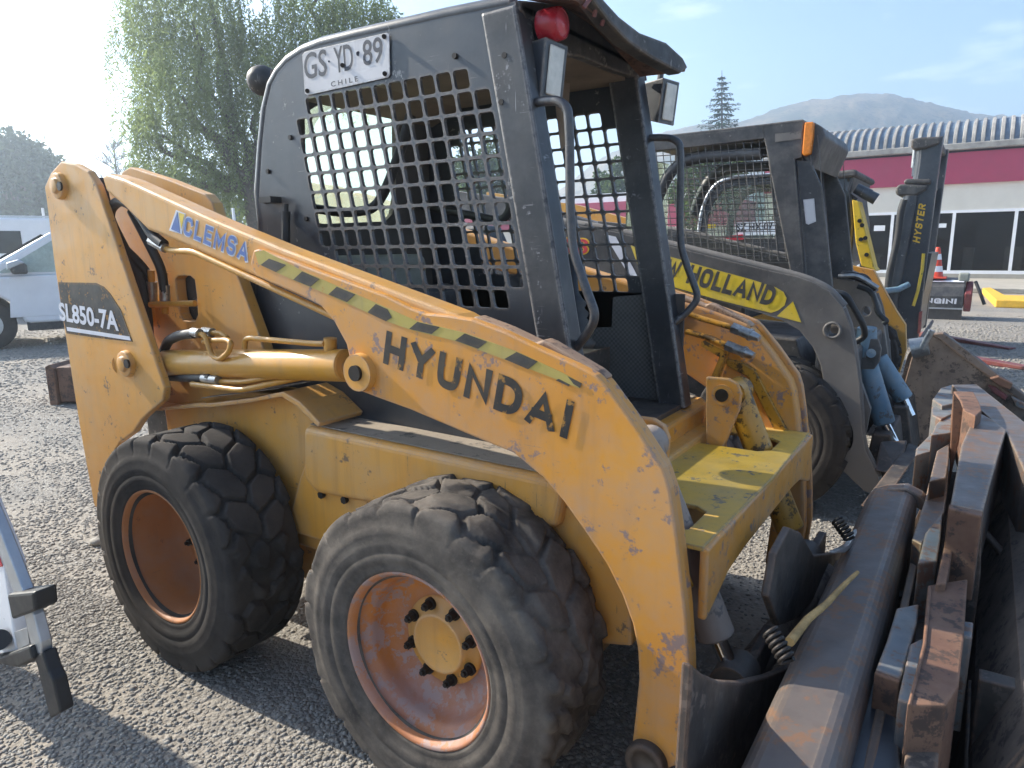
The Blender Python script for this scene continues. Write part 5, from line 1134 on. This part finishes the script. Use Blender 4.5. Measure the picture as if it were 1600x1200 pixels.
# ------------------------------------------------------------------ things at the left
rb = thing('rusty_block', 'rusty steel counterweight block on the gravel behind the rear upright', 'steel block', (-5.1, 2.0, 0))
rt_ = Matrix.Translation((-5.05, 1.95, 0)) @ Matrix.Rotation(R(33.6), 4, 'Z')
link('body', MB().box((-.05, .0, .02), (.9, .5, .37)).xf(rt_), 'rust', rb, bevel=.02)
link('flange', MB().prism([(-.13, -.03, .0), (-.13, -.03, .38), (-.09, -.03, .40), (-.05, -.03, .36), (-.05, -.03, .0)], (0, .56, 0)).xf(rt_), 'rust', rb, bevel=.008)
link('rib', MB().box((.12, -.025, .02), (.17, .02, .36)).xf(rt_), 'rust', rb, bevel=.006)

# white pickup truck
pk = thing('pickup_truck', 'silver white pickup truck parked side on behind the rear upright of the nearest loader', 'pickup', (-11.5, 4.5, 0))
fd_ = Vector((-.36, -.933, 0)); sd2 = Vector((.933, -.36, 0)); o_ = at(-14, 548, 'Z', 0)
PM = Matrix(((fd_.x, sd2.x, 0, o_.x), (fd_.y, sd2.y, 0, o_.y), (0, 0, 1, 0), (0, 0, 0, 1)))
def archp(cx, r=.47, k=9): return [(cx + r * math.cos(t), .38 + r * math.sin(t)) for t in np.linspace(math.pi * .98, math.pi * .02, k)]
body = [(-4.25, .55), (-4.3, 1.12), (-2.55, 1.14), (.05, 1.10), (.55, 1.06), (.92, .95), (1.0, .55), (.95, .40)] + archp(0)[::-1] + [(-.55, .38), (-2.7, .38)] + archp(-3.2)[::-1] + [(-4.2, .45)]
bm_ = MB().prism([(x, 0, z) for x, z in body], (0, -1.82, 0)).xf(PM)
link('body', bm_, 'white_paint', pk, bevel=.05, seg=3)
cabp = [(-2.55, 1.12), (-2.60, 1.70), (-2.45, 1.79), (-1.15, 1.80), (-.95, 1.76), (.12, 1.10)]
link('cabin', MB().prism([(x, -.06, z) for x, z in cabp], (0, -1.70, 0)).xf(PM), 'white_paint', pk, bevel=.05, seg=3)
for q in ([(-.22, 1.16), (-1.0, 1.66), (-1.42, 1.70), (-1.42, 1.16)], [(-1.5, 1.16), (-1.5, 1.70), (-2.4, 1.68), (-2.44, 1.16)]):
    link('side_window', MB().prism([(x, -.045, z) for x, z in q], (0, -.02, 0)).xf(PM), 'glass', pk)
link('windscreen', MB().prism([(.06, -.2, 1.16), (-.88, -.2, 1.72), (-.84, -.2, 1.74), (.10, -.2, 1.16)], (0, -1.4, 0)).xf(PM), 'glass_dark', pk)
dr_ = [(-.30, .48), (-.36, 1.10), (-1.45, 1.12), (-1.45, .48)]
link('door', MB().prism([(x, .006, z) for x, z in dr_], (0, -.03, 0)).xf(PM), 'white_paint', pk, bevel=.01)
link('door_handle', MB().box((-1.38, .006, .96), (-1.18, .035, 1.0)).xf(PM), 'alu', pk, bevel=.01)
mi = link('mirror', MB().prism([(-.40, .02, 1.14), (-.36, .02, 1.30), (-.52, .02, 1.34), (-.60, .02, 1.28), (-.60, .02, 1.14)], (0, .20, 0)).xf(PM), 'black_dusty', pk, bevel=.03)
link('mirror_cap', MB().prism([(-.345, .02, 1.20), (-.345, .02, 1.31), (-.50, .02, 1.36), (-.58, .02, 1.31)], (0, .205, 0)).xf(PM), 'alu', mi, bevel=.02)
link('fender_vent', MB().prism([(.02, .004, .86), (.06, .004, 1.0), (-.18, .004, 1.0), (-.2, .004, .90), (-.12, .004, .80)], (0, .012, 0)).xf(PM), 'black_dusty', pk, bevel=.006)
link('sill', MB().box((-2.7, -.02, .26), (-.5, -.10, .40)).xf(PM), 'black_dusty', pk, bevel=.02)
for x_ in (0, -3.2):
    for y_ in (0, -1.58):
        w_ = link('wheel', MB().lathe([(.02, .20), (.03, .0)], (x_, y_ - .03, .38), n=32).xf(PM), 'alu', pk)
        link('tyre', MB().lathe([(.01, .20), (.0, .24), (-.0, .34), (.03, .38), (.22, .38), (.25, .34), (.25, .2)], (x_, y_ - .26, .38), n=40).xf(PM), 'rubber', w_)
# white van further back
vn = thing('white_van', 'plain white van with a dark side window behind the pickup', 'van', tuple(CAM + (RIGHT * -.74 + FWD) * 19 * Vector((1, 1, 0))))
vo = at(-30, 430, 'X', -16.5); VM = Matrix(((fd_.x, sd2.x, 0, vo.x), (fd_.y, sd2.y, 0, vo.y), (0, 0, 1, 0), (0, 0, 0, 1)))
link('body', MB().prism([(1.4, 0, .4), (1.5, 0, 1.0), (.7, 0, 1.35), (.1, 0, 2.15), (-.1, 0, 2.25), (-1.55, 0, 2.25), (-1.6, 0, .4)], (0, -1.9, 0)).xf(VM), 'white_paint', vn, bevel=.07, seg=3)
link('side_window', MB().prism([(-.25, .004, 1.45), (-.15, .004, 1.95), (-.85, .004, 1.95), (-.85, .004, 1.45)], (0, .01, 0)).xf(VM), 'glass_dark', vn)
links('roof_rack', MB().box((-1.5, -.1, 2.26), (.0, -.14, 2.30)).box((-1.5, -1.76, 2.26), (.0, -1.8, 2.30)).xf(VM), 'alu', vn)
for x_ in (.8, -1.0):
    for y_ in (0, -1.7): link('wheel', MB().lathe([(0, 0), (0, .3), (-.04, .34), (-.2, .34), (-.22, .2)], (x_, y_, .34), n=28).xf(VM), 'rubber', vn)
def far(px, py, depth): return CAM + (RIGHT * ((px - 800) / FPX) - UP * ((py - 600) / FPX) + FWD) * depth
for i, (px, y0_, dp, lab) in enumerate(((65, 325, 21, 'slim white post behind the white van'), (366, 325, 19, 'slim white post in front of the weeping tree'))):
    q = far(px, y0_, dp); pb = MB().prism([(q.x - .03, q.y - .03, 0), (q.x + .03, q.y - .03, 0), (q.x + .03, q.y + .03, 0), (q.x - .03, q.y + .03, 0)], (.06 * (-1) ** i, 0, q.z))
    tag(link('post', pb, 'white_paint', bevel=.008), lab, 'post', 'white posts at the back of the yard')

# aluminium railed panel at the left edge
lf = thing('railed_panel', 'white panel with aluminium rail, black clamps and a black rubber foot at the left edge', 'panel', tuple(at(-60, 1100, 'Y', -.45) * Vector((1, 1, 0))))
YL = -.45
link('rail', MB().prism(pl([(-60, 690), (0, 832), (37, 927), (52, 962), (63, 1004), (65, 1021), (51, 1027), (47, 1004), (38, 965), (21, 927), (0, 868), (-60, 730)], 'Y', YL), (0, .03, 0)), 'alu', lf, bevel=.004)
link('foot', MB().prism(pl([(51, 1025), (65, 1019), (75, 1050), (82, 1063), (94, 1114), (78, 1123), (65, 1074), (57, 1040)], 'Y', YL - .004), (0, .038, 0)), 'hose', lf, bevel=.006)
link('clamp', MB().prism(pl([(10, 929), (51, 925), (54, 955), (18, 969)], 'Y', YL - .02), (0, .06, 0)), 'hose', lf, bevel=.008)
link('clamp', MB().prism(pl([(-30, 1030), (0, 1026), (45, 1009), (51, 1031), (28, 1044), (0, 1039), (-30, 1046)], 'Y', YL - .015), (0, .05, 0)), 'hose', lf, bevel=.008)
link('grey_link', MB().prism(pl([(22, 988), (42, 981), (46, 1006), (28, 1015)], 'Y', YL + .01), (0, .02, 0)), 'alu', lf)
pn = link('panel', MB().prism(pl([(-260, 560), (-110, 600), (-4, 860), (6, 888), (26, 1018), (0, 1027), (-260, 1040)], 'Y', YL + .02), (0, .06, 0)), 'white_paint', lf, bevel=.006)
link('red_mark', MB().prism(pl([(-30, 800), (-6, 855), (4, 885), (-8, 888), (-40, 860)], 'Y', YL + .0185), (0, .001, 0)), 'letter_red', pn)
link('knob', MB().cyl(at(-2, 1000, 'Y', YL + .02), at(-2, 1000, 'Y', YL - .012), .030, n=28), 'hose', lf, bevel=.004)
for px in (-120, -230):
    q = at(px, 1035, 'Y', YL + .05); link('support_leg', MB().cyl(q, (q.x, q.y, 0), .018, n=12), 'alu', lf)
tag(link('stone', MB().ball(at(150, 846, 'Z', .02), .03, 12, sc=(1.3, .9, .6)), 'concrete'), 'single pale stone lying beside the rear wheel', 'stone')

# ------------------------------------------------------------------ HILL
hp = [(600, 352), (760, 340), (860, 318), (900, 288), (940, 256), (980, 232), (1040, 212), (1100, 199), (1150, 189), (1200, 173), (1260, 158), (1310, 151), (1345, 149), (1400, 155), (1450, 165), (1500, 172), (1540, 178), (1600, 188), (1700, 200), (1850, 225), (2050, 270), (2300, 320)]
DH = 330
def ridge(px):
    for (a, b), (c_, d_) in zip(hp, hp[1:]):
        if a <= px <= c_: t = (px - a) / (c_ - a); return b + (d_ - b) * t
    return 352
hv = []; nx, ny = 240, 40; rs_ = np.random.RandomState(4)
from mathutils import noise as mn
for i in range(nx):
    px = 600 + 1700 * i / (nx - 1); q = far(px, ridge(px), DH); top = max(q.z, .5)
    dirv = Vector((q.x - CAM.x, q.y - CAM.y, 0)); D_ = dirv.length; dirv.normalize()
    for j in range(ny):
        t = j / (ny - 1); u = (t - .62) / .62 if t < .62 else (t - .62) / .38
        hgt = top * (1 - u * u * (1.15 - .15 * abs(u)))
        dd_ = D_ + (t - .62) * 190
        p = Vector((CAM.x, CAM.y, 0)) + dirv * dd_
        nzv = mn.fractal(p * .022, 1, 2, 6) * 4.2 * (1 - abs(u)) ** .3 * min(1, top / 20) * (0.3 if abs(t - .62) < .03 else 1) + mn.noise(p * .4) * .9
        hv.append((p.x, p.y, max(-3, hgt + nzv - 1)))
hm = MB(); hm.add(hv, [(i * ny + j, (i + 1) * ny + j, (i + 1) * ny + j + 1, i * ny + j + 1) for i in range(nx - 1) for j in range(ny - 1)], 0, True)
def hill_mat():
    m, nt, b = newmat('scrub_hillside'); N = NT(nt); v = N.obj()
    c = N.mix(N.ramp(N.noise(v, .055, 8, .65), .4, .62), (.24, .18, .105), (.06, .07, .035))
    c = N.mix(N.ramp(N.noise(v, .45, 6, .7), .5, .6), c, (.022, .032, .015))
    N.l(c, b.inputs['Base Color']); b.inputs['Roughness'].default_value = .95; return m
M['hill'] = hill_mat()
tag(link('hill', hm, 'hill'), kind='structure')

# ------------------------------------------------------------------ TREES
def leafmat(name, c0, c1, trans=.35):
    m = bpy.data.materials.new(name); m.use_nodes = True; nt = m.node_tree; nt.nodes.clear(); N = NT(nt)
    o = N.n('OutputMaterial'); d = N.n('BsdfDiffuse'); t = N.n('BsdfTranslucent'); g = N.n('NewGeometry')
    c = N.mix(N.noise(N.obj(), .9, 4, .6), c0, c1); c = N.mix(N.math('MULTIPLY', g.outputs['Random Per Island'], .6), c, tuple(x * 1.6 for x in c1))
    N.l(c, d.inputs[0]); N.l(c, t.inputs[0]); mx_ = N.n('MixShader'); mx_.inputs[0].default_value = trans
    N.l(d.outputs[0], mx_.inputs[1]); N.l(t.outputs[0], mx_.inputs[2]); N.l(mx_.outputs[0], o.inputs[0]); return m
M['pepper'] = leafmat('drooping_leaves', (.12, .16, .06), (.20, .25, .09), .62)
M['dark_leaf'] = leafmat('dark_leaves', (.035, .05, .022), (.06, .08, .03), .3)
M['mid_leaf'] = leafmat('mid_green_leaves', (.04, .065, .02), (.08, .12, .03), .4)
M['needle'] = leafmat('conifer_needles', (.018, .035, .022), (.04, .065, .032), .25)
def quads(name, P, U, V, mat, parent):
    """P centre, U half-length, V half-width: one small leaf-sized face each."""
    P, U, V = (np.asarray(a, float) for a in (P, U, V)); org = np.array(ORG[parent.name]); n = len(P)
    vs = np.stack([P - U, P + V * 1.0, P + U, P - V * 1.0], 1).reshape(-1, 3) - org
    me = bpy.data.meshes.new(name); me.vertices.add(n * 4); me.vertices.foreach_set('co', vs.ravel())
    me.loops.add(n * 4); me.loops.foreach_set('vertex_index', np.arange(n * 4, dtype=np.int32))
    me.polygons.add(n); me.polygons.foreach_set('loop_start', np.arange(n, dtype=np.int32) * 4); me.update(calc_edges=True)
    me.materials.append(M[mat]); o = bpy.data.objects.new(name, me); COL.objects.link(o); o.parent = parent; ORG[o.name] = ORG[parent.name]; return o
def limb(mb, a, b, r0, r1, wob=.12, n=7, rg=rnd):
    a, b = Vector(a), Vector(b); L_ = (b - a).length; pts = []
    for i in range(n):
        t = i / (n - 1); w_ = math.sin(math.pi * t) * L_ * wob
        pts.append(a.lerp(b, t) + Vector((rg.uniform(-1, 1), rg.uniform(-1, 1), rg.uniform(-.4, .4))) * w_ * .5)
    mb.tube(pts, r0, n=8, rr=lambda t: r0 + (r1 - r0) * t); return pts

# weeping pepper tree
DP = 23.0; k_ = DP / FPX
tb_ = far(405, 400, DP); tb_.z = 0
pt = thing('weeping_tree', 'big weeping pepper tree with long hanging sprays behind the black cab', 'tree', tuple(tb_))
trk = MB(); limb(trk, tb_, far(395, 300, DP), .38, .3, .1)
mass = []   # (px, py, rx px, ry px, depth offset, density)
mass += [(300, 35, 105, 95, 0, 300), (235, 90, 55, 110, .6, 130), (285, 150, 80, 90, -.8, 190), (340, 100, 80, 100, 1.0, 200), (330, 210, 75, 85, 0, 150), (250, 210, 35, 60, 0, 70), (395, 180, 45, 100, .5, 120),
         (480, 50, 75, 75, 0, 230), (560, 40, 75, 55, .5, 220), (450, 130, 60, 80, -.5, 150), (520, 120, 90, 80, 0, 200), (600, 60, 40, 45, .4, 70), (400, 250, 55, 60, 0, 70), (300, -60, 90, 60, 0, 160), (520, -50, 100, 50, 0, 160), (405, 90, 35, 70, 1.2, 50), (245, 270, 40, 60, .3, 90), (310, 285, 60, 55, -.3, 130), (370, 300, 50, 60, .4, 110), (215, 200, 25, 60, .2, 50)]
rs2 = np.random.RandomState(11); LP, LU, LV = [], [], []
rv = np.array(RIGHT * Vector((1, 1, 0)).normalized() if False else RIGHT); 
for (cx, cy, rx, ry, dz, n) in mass:
    c0 = far(cx, cy, DP + dz); lm = limb(trk, far(395, 300, DP), c0, .16, .04, .16)
    for s_ in range(int(n * 1.15)):
        while True:
            q = rs2.uniform(-1, 1, 3)
            if .25 < (q ** 2).sum() < 1: break
        st0 = np.array(c0) + np.array(RIGHT) * q[0] * rx * k_ + np.array((0, 0, 1.)) * (abs(q[1]) * .9 + .1 * q[1]) * ry * k_ + np.array(FWD) * q[2] * rx * k_ * 1.0
        ln = int(rs2.uniform(7, 17) * (1 + (ry > 80) * .35)); step = .105; p_ = st0.copy()
        az = rs2.uniform(0, 6.28); d0 = np.array((math.cos(az) * .55, math.sin(az) * .55, .25))
        for i in range(ln):
            t = min(1, i / 4.5); d_ = d0 * (1 - t) + np.array((math.cos(az) * .06, math.sin(az) * .06, -1)) * t; d_ /= np.linalg.norm(d_); p_ = p_ + d_ * step
            if p_[2] < 2.0: break
            for sd_ in (-1, 1):
                side_ = np.cross(d_, rs2.normal(size=3)); side_ /= np.linalg.norm(side_) + 1e-6
                u_ = (d_ * .8 + side_ * .75 * sd_); u_ /= np.linalg.norm(u_); L2 = rs2.uniform(.055, .10)
                v_ = np.cross(u_, rs2.normal(size=3)); v_ /= np.linalg.norm(v_) + 1e-6
                LP.append(p_ + u_ * L2); LU.append(u_ * L2); LV.append(v_ * L2 * .27)
link('trunk', trk, 'bark', pt); quads('crown', LP, LU, LV, 'pepper', pt)

def round_tree(name, label, px, py, rpx, depth, mat, nclump=60, per=70, ls=.14, group=None, seed=1, hz=1.0):
    rs3 = np.random.RandomState(seed); k2 = depth / FPX; c0 = np.array(far(px, py, depth)); base = Vector((c0[0], c0[1], 0)); rr_ = rpx * k2
    t = thing(name, label, 'tree', tuple(base), group); tm = MB(); rg = random.Random(seed)
    limb(tm, base, Vector(c0) - Vector((0, 0, rr_ * .5)), rr_ * .09, rr_ * .06, .06, rg=rg)
    P_, U_, V_ = [], [], []
    for i in range(nclump):
        while True:
            q = rs3.uniform(-1, 1, 3)
            if .15 < (q ** 2).sum() < 1: break
        cc_ = c0 + q * rr_ * np.array((1, 1, hz)) * rs3.uniform(.72, 1.08); cr_ = rr_ * rs3.uniform(.16, .34)
        if i % 4 == 0: limb(tm, Vector(c0) - Vector((0, 0, rr_ * .5)), Vector(cc_), rr_ * .04, rr_ * .012, .12, rg=rg)
        n_ = int(per * (cr_ / rr_ / .25) ** 2); pp_ = rs3.normal(size=(n_, 3)); pp_ /= np.linalg.norm(pp_, axis=1)[:, None]; pp_ *= cr_ * rs3.uniform(.45, 1.05, (n_, 1))
        u_ = rs3.normal(size=(n_, 3)); u_ /= np.linalg.norm(u_, axis=1)[:, None]; v_ = np.cross(u_, rs3.normal(size=(n_, 3))); v_ /= np.linalg.norm(v_, axis=1)[:, None]
        s_ = rs3.uniform(.6, 1.3, (n_, 1)) * ls
        P_.append(cc_ + pp_); U_.append(u_ * s_); V_.append(v_ * s_ * .5)
    link('trunk', tm, 'bark', t); quads('crown', np.concatenate(P_), np.concatenate(U_), np.concatenate(V_), mat, t); return t
GB = 'dark trees along the back of the yard'
round_tree('broadleaf_tree', 'dark dense tree at the left edge behind the white van', 25, 300, 85, 55, 'dark_leaf', 110, 110, .26, GB, 2, .95)
round_tree('broadleaf_tree', 'dark dense tree beside the bare tree, right of the van', 85, 322, 70, 60, 'dark_leaf', 70, 100, .28, GB, 3, 1.1)
round_tree('broadleaf_tree', 'low dark tree under the weeping tree beside the white post', 190, 345, 55, 62, 'dark_leaf', 50, 90, .28, GB, 4)
round_tree('broadleaf_tree', 'dark round tree low behind the weeping tree trunk', 330, 350, 75, 60, 'dark_leaf', 60, 90, .28, GB, 6)
round_tree('broadleaf_tree', 'mid green tree seen through the near cab screen', 765, 290, 70, 46, 'mid_leaf', 60, 90, .2, None, 5)
round_tree('broadleaf_tree', 'bright green tree seen through the wire mesh cab', 1100, 290, 58, 34, 'mid_leaf', 60, 90, .14, None, 8)
round_tree('broadleaf_tree', 'green tree half hidden behind the far cab post', 960, 300, 45, 50, 'mid_leaf', 40, 80, .2, None, 9)
# bare tree
q = far(186, 300, 58); bt = thing('bare_tree', 'leafless tree with fine bare twigs between the dark trees and the weeping tree', 'tree', (q.x, q.y, 0))
bmb = MB(); rgb = random.Random(5)
def branch(a, d, L_, r_, lev):
    b = a + d * L_
    bmb.tube([a, a.lerp(b, .5) + Vector((rgb.uniform(-.05, .05), rgb.uniform(-.05, .05), 0)) * L_, b], r_, n=5, rr=lambda t: r_ * (1 - .4 * t))
    if lev == 0: return
    for i in range(4 if lev > 2 else 5):
        t = rgb.uniform(.3, 1.0); nd = (d + Vector((rgb.uniform(-1, 1), rgb.uniform(-1, 1), rgb.uniform(-.1, .7))) * .85).normalized()
        branch(a.lerp(b, t), nd, L_ * rgb.uniform(.42, .62), r_ * .55, lev - 1)
ttop = far(186, 222, 58)
branch(Vector((q.x, q.y, 0)), Vector((0, 0, 1)), q.z + .5, .16, 0)
for i in range(9):
    z0 = q.z * .55 + (ttop.z - q.z * .55) * i / 9
    for kk in range(4):
        a_ = rgb.uniform(0, 6.28); L0 = (2.1 - 1.4 * i / 9) * rgb.uniform(.8, 1.15)
        branch(Vector((q.x, q.y, z0)), Vector((math.cos(a_), math.sin(a_), rgb.uniform(.35, .75))).normalized(), L0, .045, 3)
branch(Vector((q.x, q.y, q.z * .5)), Vector((0, 0, 1)), ttop.z - q.z * .5 - .6, .1, 0)
link('trunk', bmb, 'bark', bt)
# conifer behind the building
DC = 62; q = far(1135, 260, DC); tp_ = far(1128, 110, DC); ct = thing('conifer_tree', 'tall dark conifer with open tiers standing behind the ribbed roof building', 'tree', (q.x, q.y, 0))
cm = MB().tube([(q.x, q.y, 0), (tp_.x, tp_.y, tp_.z)], .28, n=8, rr=lambda t: .28 * (1 - t) + .02)
rs4 = np.random.RandomState(6); P_, U_, V_ = [], [], []
Ht = tp_.z; nt_ = 26
for i in range(nt_):
    z0 = Ht * (.30 + .69 * i / nt_); t = 1 - i / nt_; L0 = (3.4 * t ** .8 + .15) * rs4.uniform(.75, 1.2)
    for kk in range(6):
        a_ = kk * 1.047 + rs4.uniform(-.4, .4); L1 = L0 * rs4.uniform(.6, 1.15); cxy = Vector((q.x, q.y, 0)).lerp(Vector((tp_.x, tp_.y, 0)), z0 / Ht)
        tipz = z0 - L1 * .18 + L1 * .1; pts_ = [Vector((cxy.x + math.cos(a_) * L1 * s_, cxy.y + math.sin(a_) * L1 * s_, z0 + (-.30 * s_ + .22 * s_ * s_) * L1)) for s_ in np.linspace(0, 1, 6)]
        cm.tube(pts_, .04, n=5, rr=lambda t: .05 * (1 - t) + .008)
        for m_ in range(int(24 + 46 * t)):
            s_ = rs4.uniform(.12, 1.02); b_ = np.array(pts_[0].lerp(pts_[-1], s_)); b_[2] = z0 + (-.30 * s_ + .22 * s_ * s_) * L1 + rs4.uniform(-.12, .05)
            sd_ = np.array((-math.sin(a_), math.cos(a_), 0)) * rs4.choice((-1, 1)); u_ = np.array((math.cos(a_), math.sin(a_), -.15)) * .6 + sd_ * rs4.uniform(.2, 1) + np.array((0, 0, rs4.uniform(-.5, .2))); u_ /= np.linalg.norm(u_)
            L2 = rs4.uniform(.10, .24) * (.5 + t); v_ = np.cross(u_, rs4.normal(size=3)); v_ /= np.linalg.norm(v_)
            P_.append(b_ + u_ * L2 + sd_ * rs4.uniform(0, .22) * L1 * .5 * (1 - s_ * .6)); U_.append(u_ * L2); V_.append(v_ * L2 * .28)
link('trunk', cm, 'bark', ct); quads('crown', P_, U_, V_, 'needle', ct)
# far-off wood closing the yard on the left
rs5 = np.random.RandomState(9); wd = MB()
P_, U_, V_ = [], [], []
for i in range(230):
    px = -420 + i * 5.2; q0 = np.array(far(px, 380, 120 + rs5.uniform(-8, 8))); h = rs5.uniform(3.5, 6.5) * (1 if px < 700 else .75)
    n_ = 70; pp_ = rs5.normal(size=(n_, 3)) * np.array((1.6, 1.6, h * .32)) + np.array((q0[0], q0[1], h * .5)); pp_[:, 2] = np.abs(pp_[:, 2])
    u_ = rs5.normal(size=(n_, 3)); u_ /= np.linalg.norm(u_, axis=1)[:, None]; v_ = np.cross(u_, rs5.normal(size=(n_, 3))); v_ /= np.linalg.norm(v_, axis=1)[:, None]; s_ = rs5.uniform(.4, .9, (n_, 1))
    P_.append(pp_); U_.append(u_ * s_); V_.append(v_ * s_ * .6)
ORG['_w'] = Vector((0, 0, 0))
class _W: name = '_w'
P_ = np.concatenate(P_); U_ = np.concatenate(U_); V_ = np.concatenate(V_)
vs = np.stack([P_ - U_, P_ + V_, P_ + U_, P_ - V_], 1).reshape(-1, 3); n = len(P_)
me = bpy.data.meshes.new('far_wood'); me.from_pydata(vs.tolist(), [], (np.arange(n * 4).reshape(-1, 4)).tolist()); me.materials.append(M['dark_leaf'])
fo = bpy.data.objects.new('far_wood', me); COL.objects.link(fo); tag(fo, 'distant line of dark trees beyond the yard', 'woods', kind='stuff')

# ------------------------------------------------------------------ HAZE
hz = MB().box((-620, -620, -4), (620, 620, 74))
hm_ = bpy.data.materials.new('thin_haze'); hm_.use_nodes = True; nt = hm_.node_tree; nt.nodes.clear()
oo = nt.nodes.new('ShaderNodeOutputMaterial'); pv = nt.nodes.new('ShaderNodeVolumePrincipled')
pv.inputs['Color'].default_value = (.76, .88, 1, 1); pv.inputs['Density'].default_value = .0027; pv.inputs['Anisotropy'].default_value = .72
nt.links.new(pv.outputs[0], oo.inputs['Volume']); M['haze'] = hm_
tag(link('haze', hz, 'haze'), 'thin bright haze in the air over the yard', 'haze', kind='stuff')
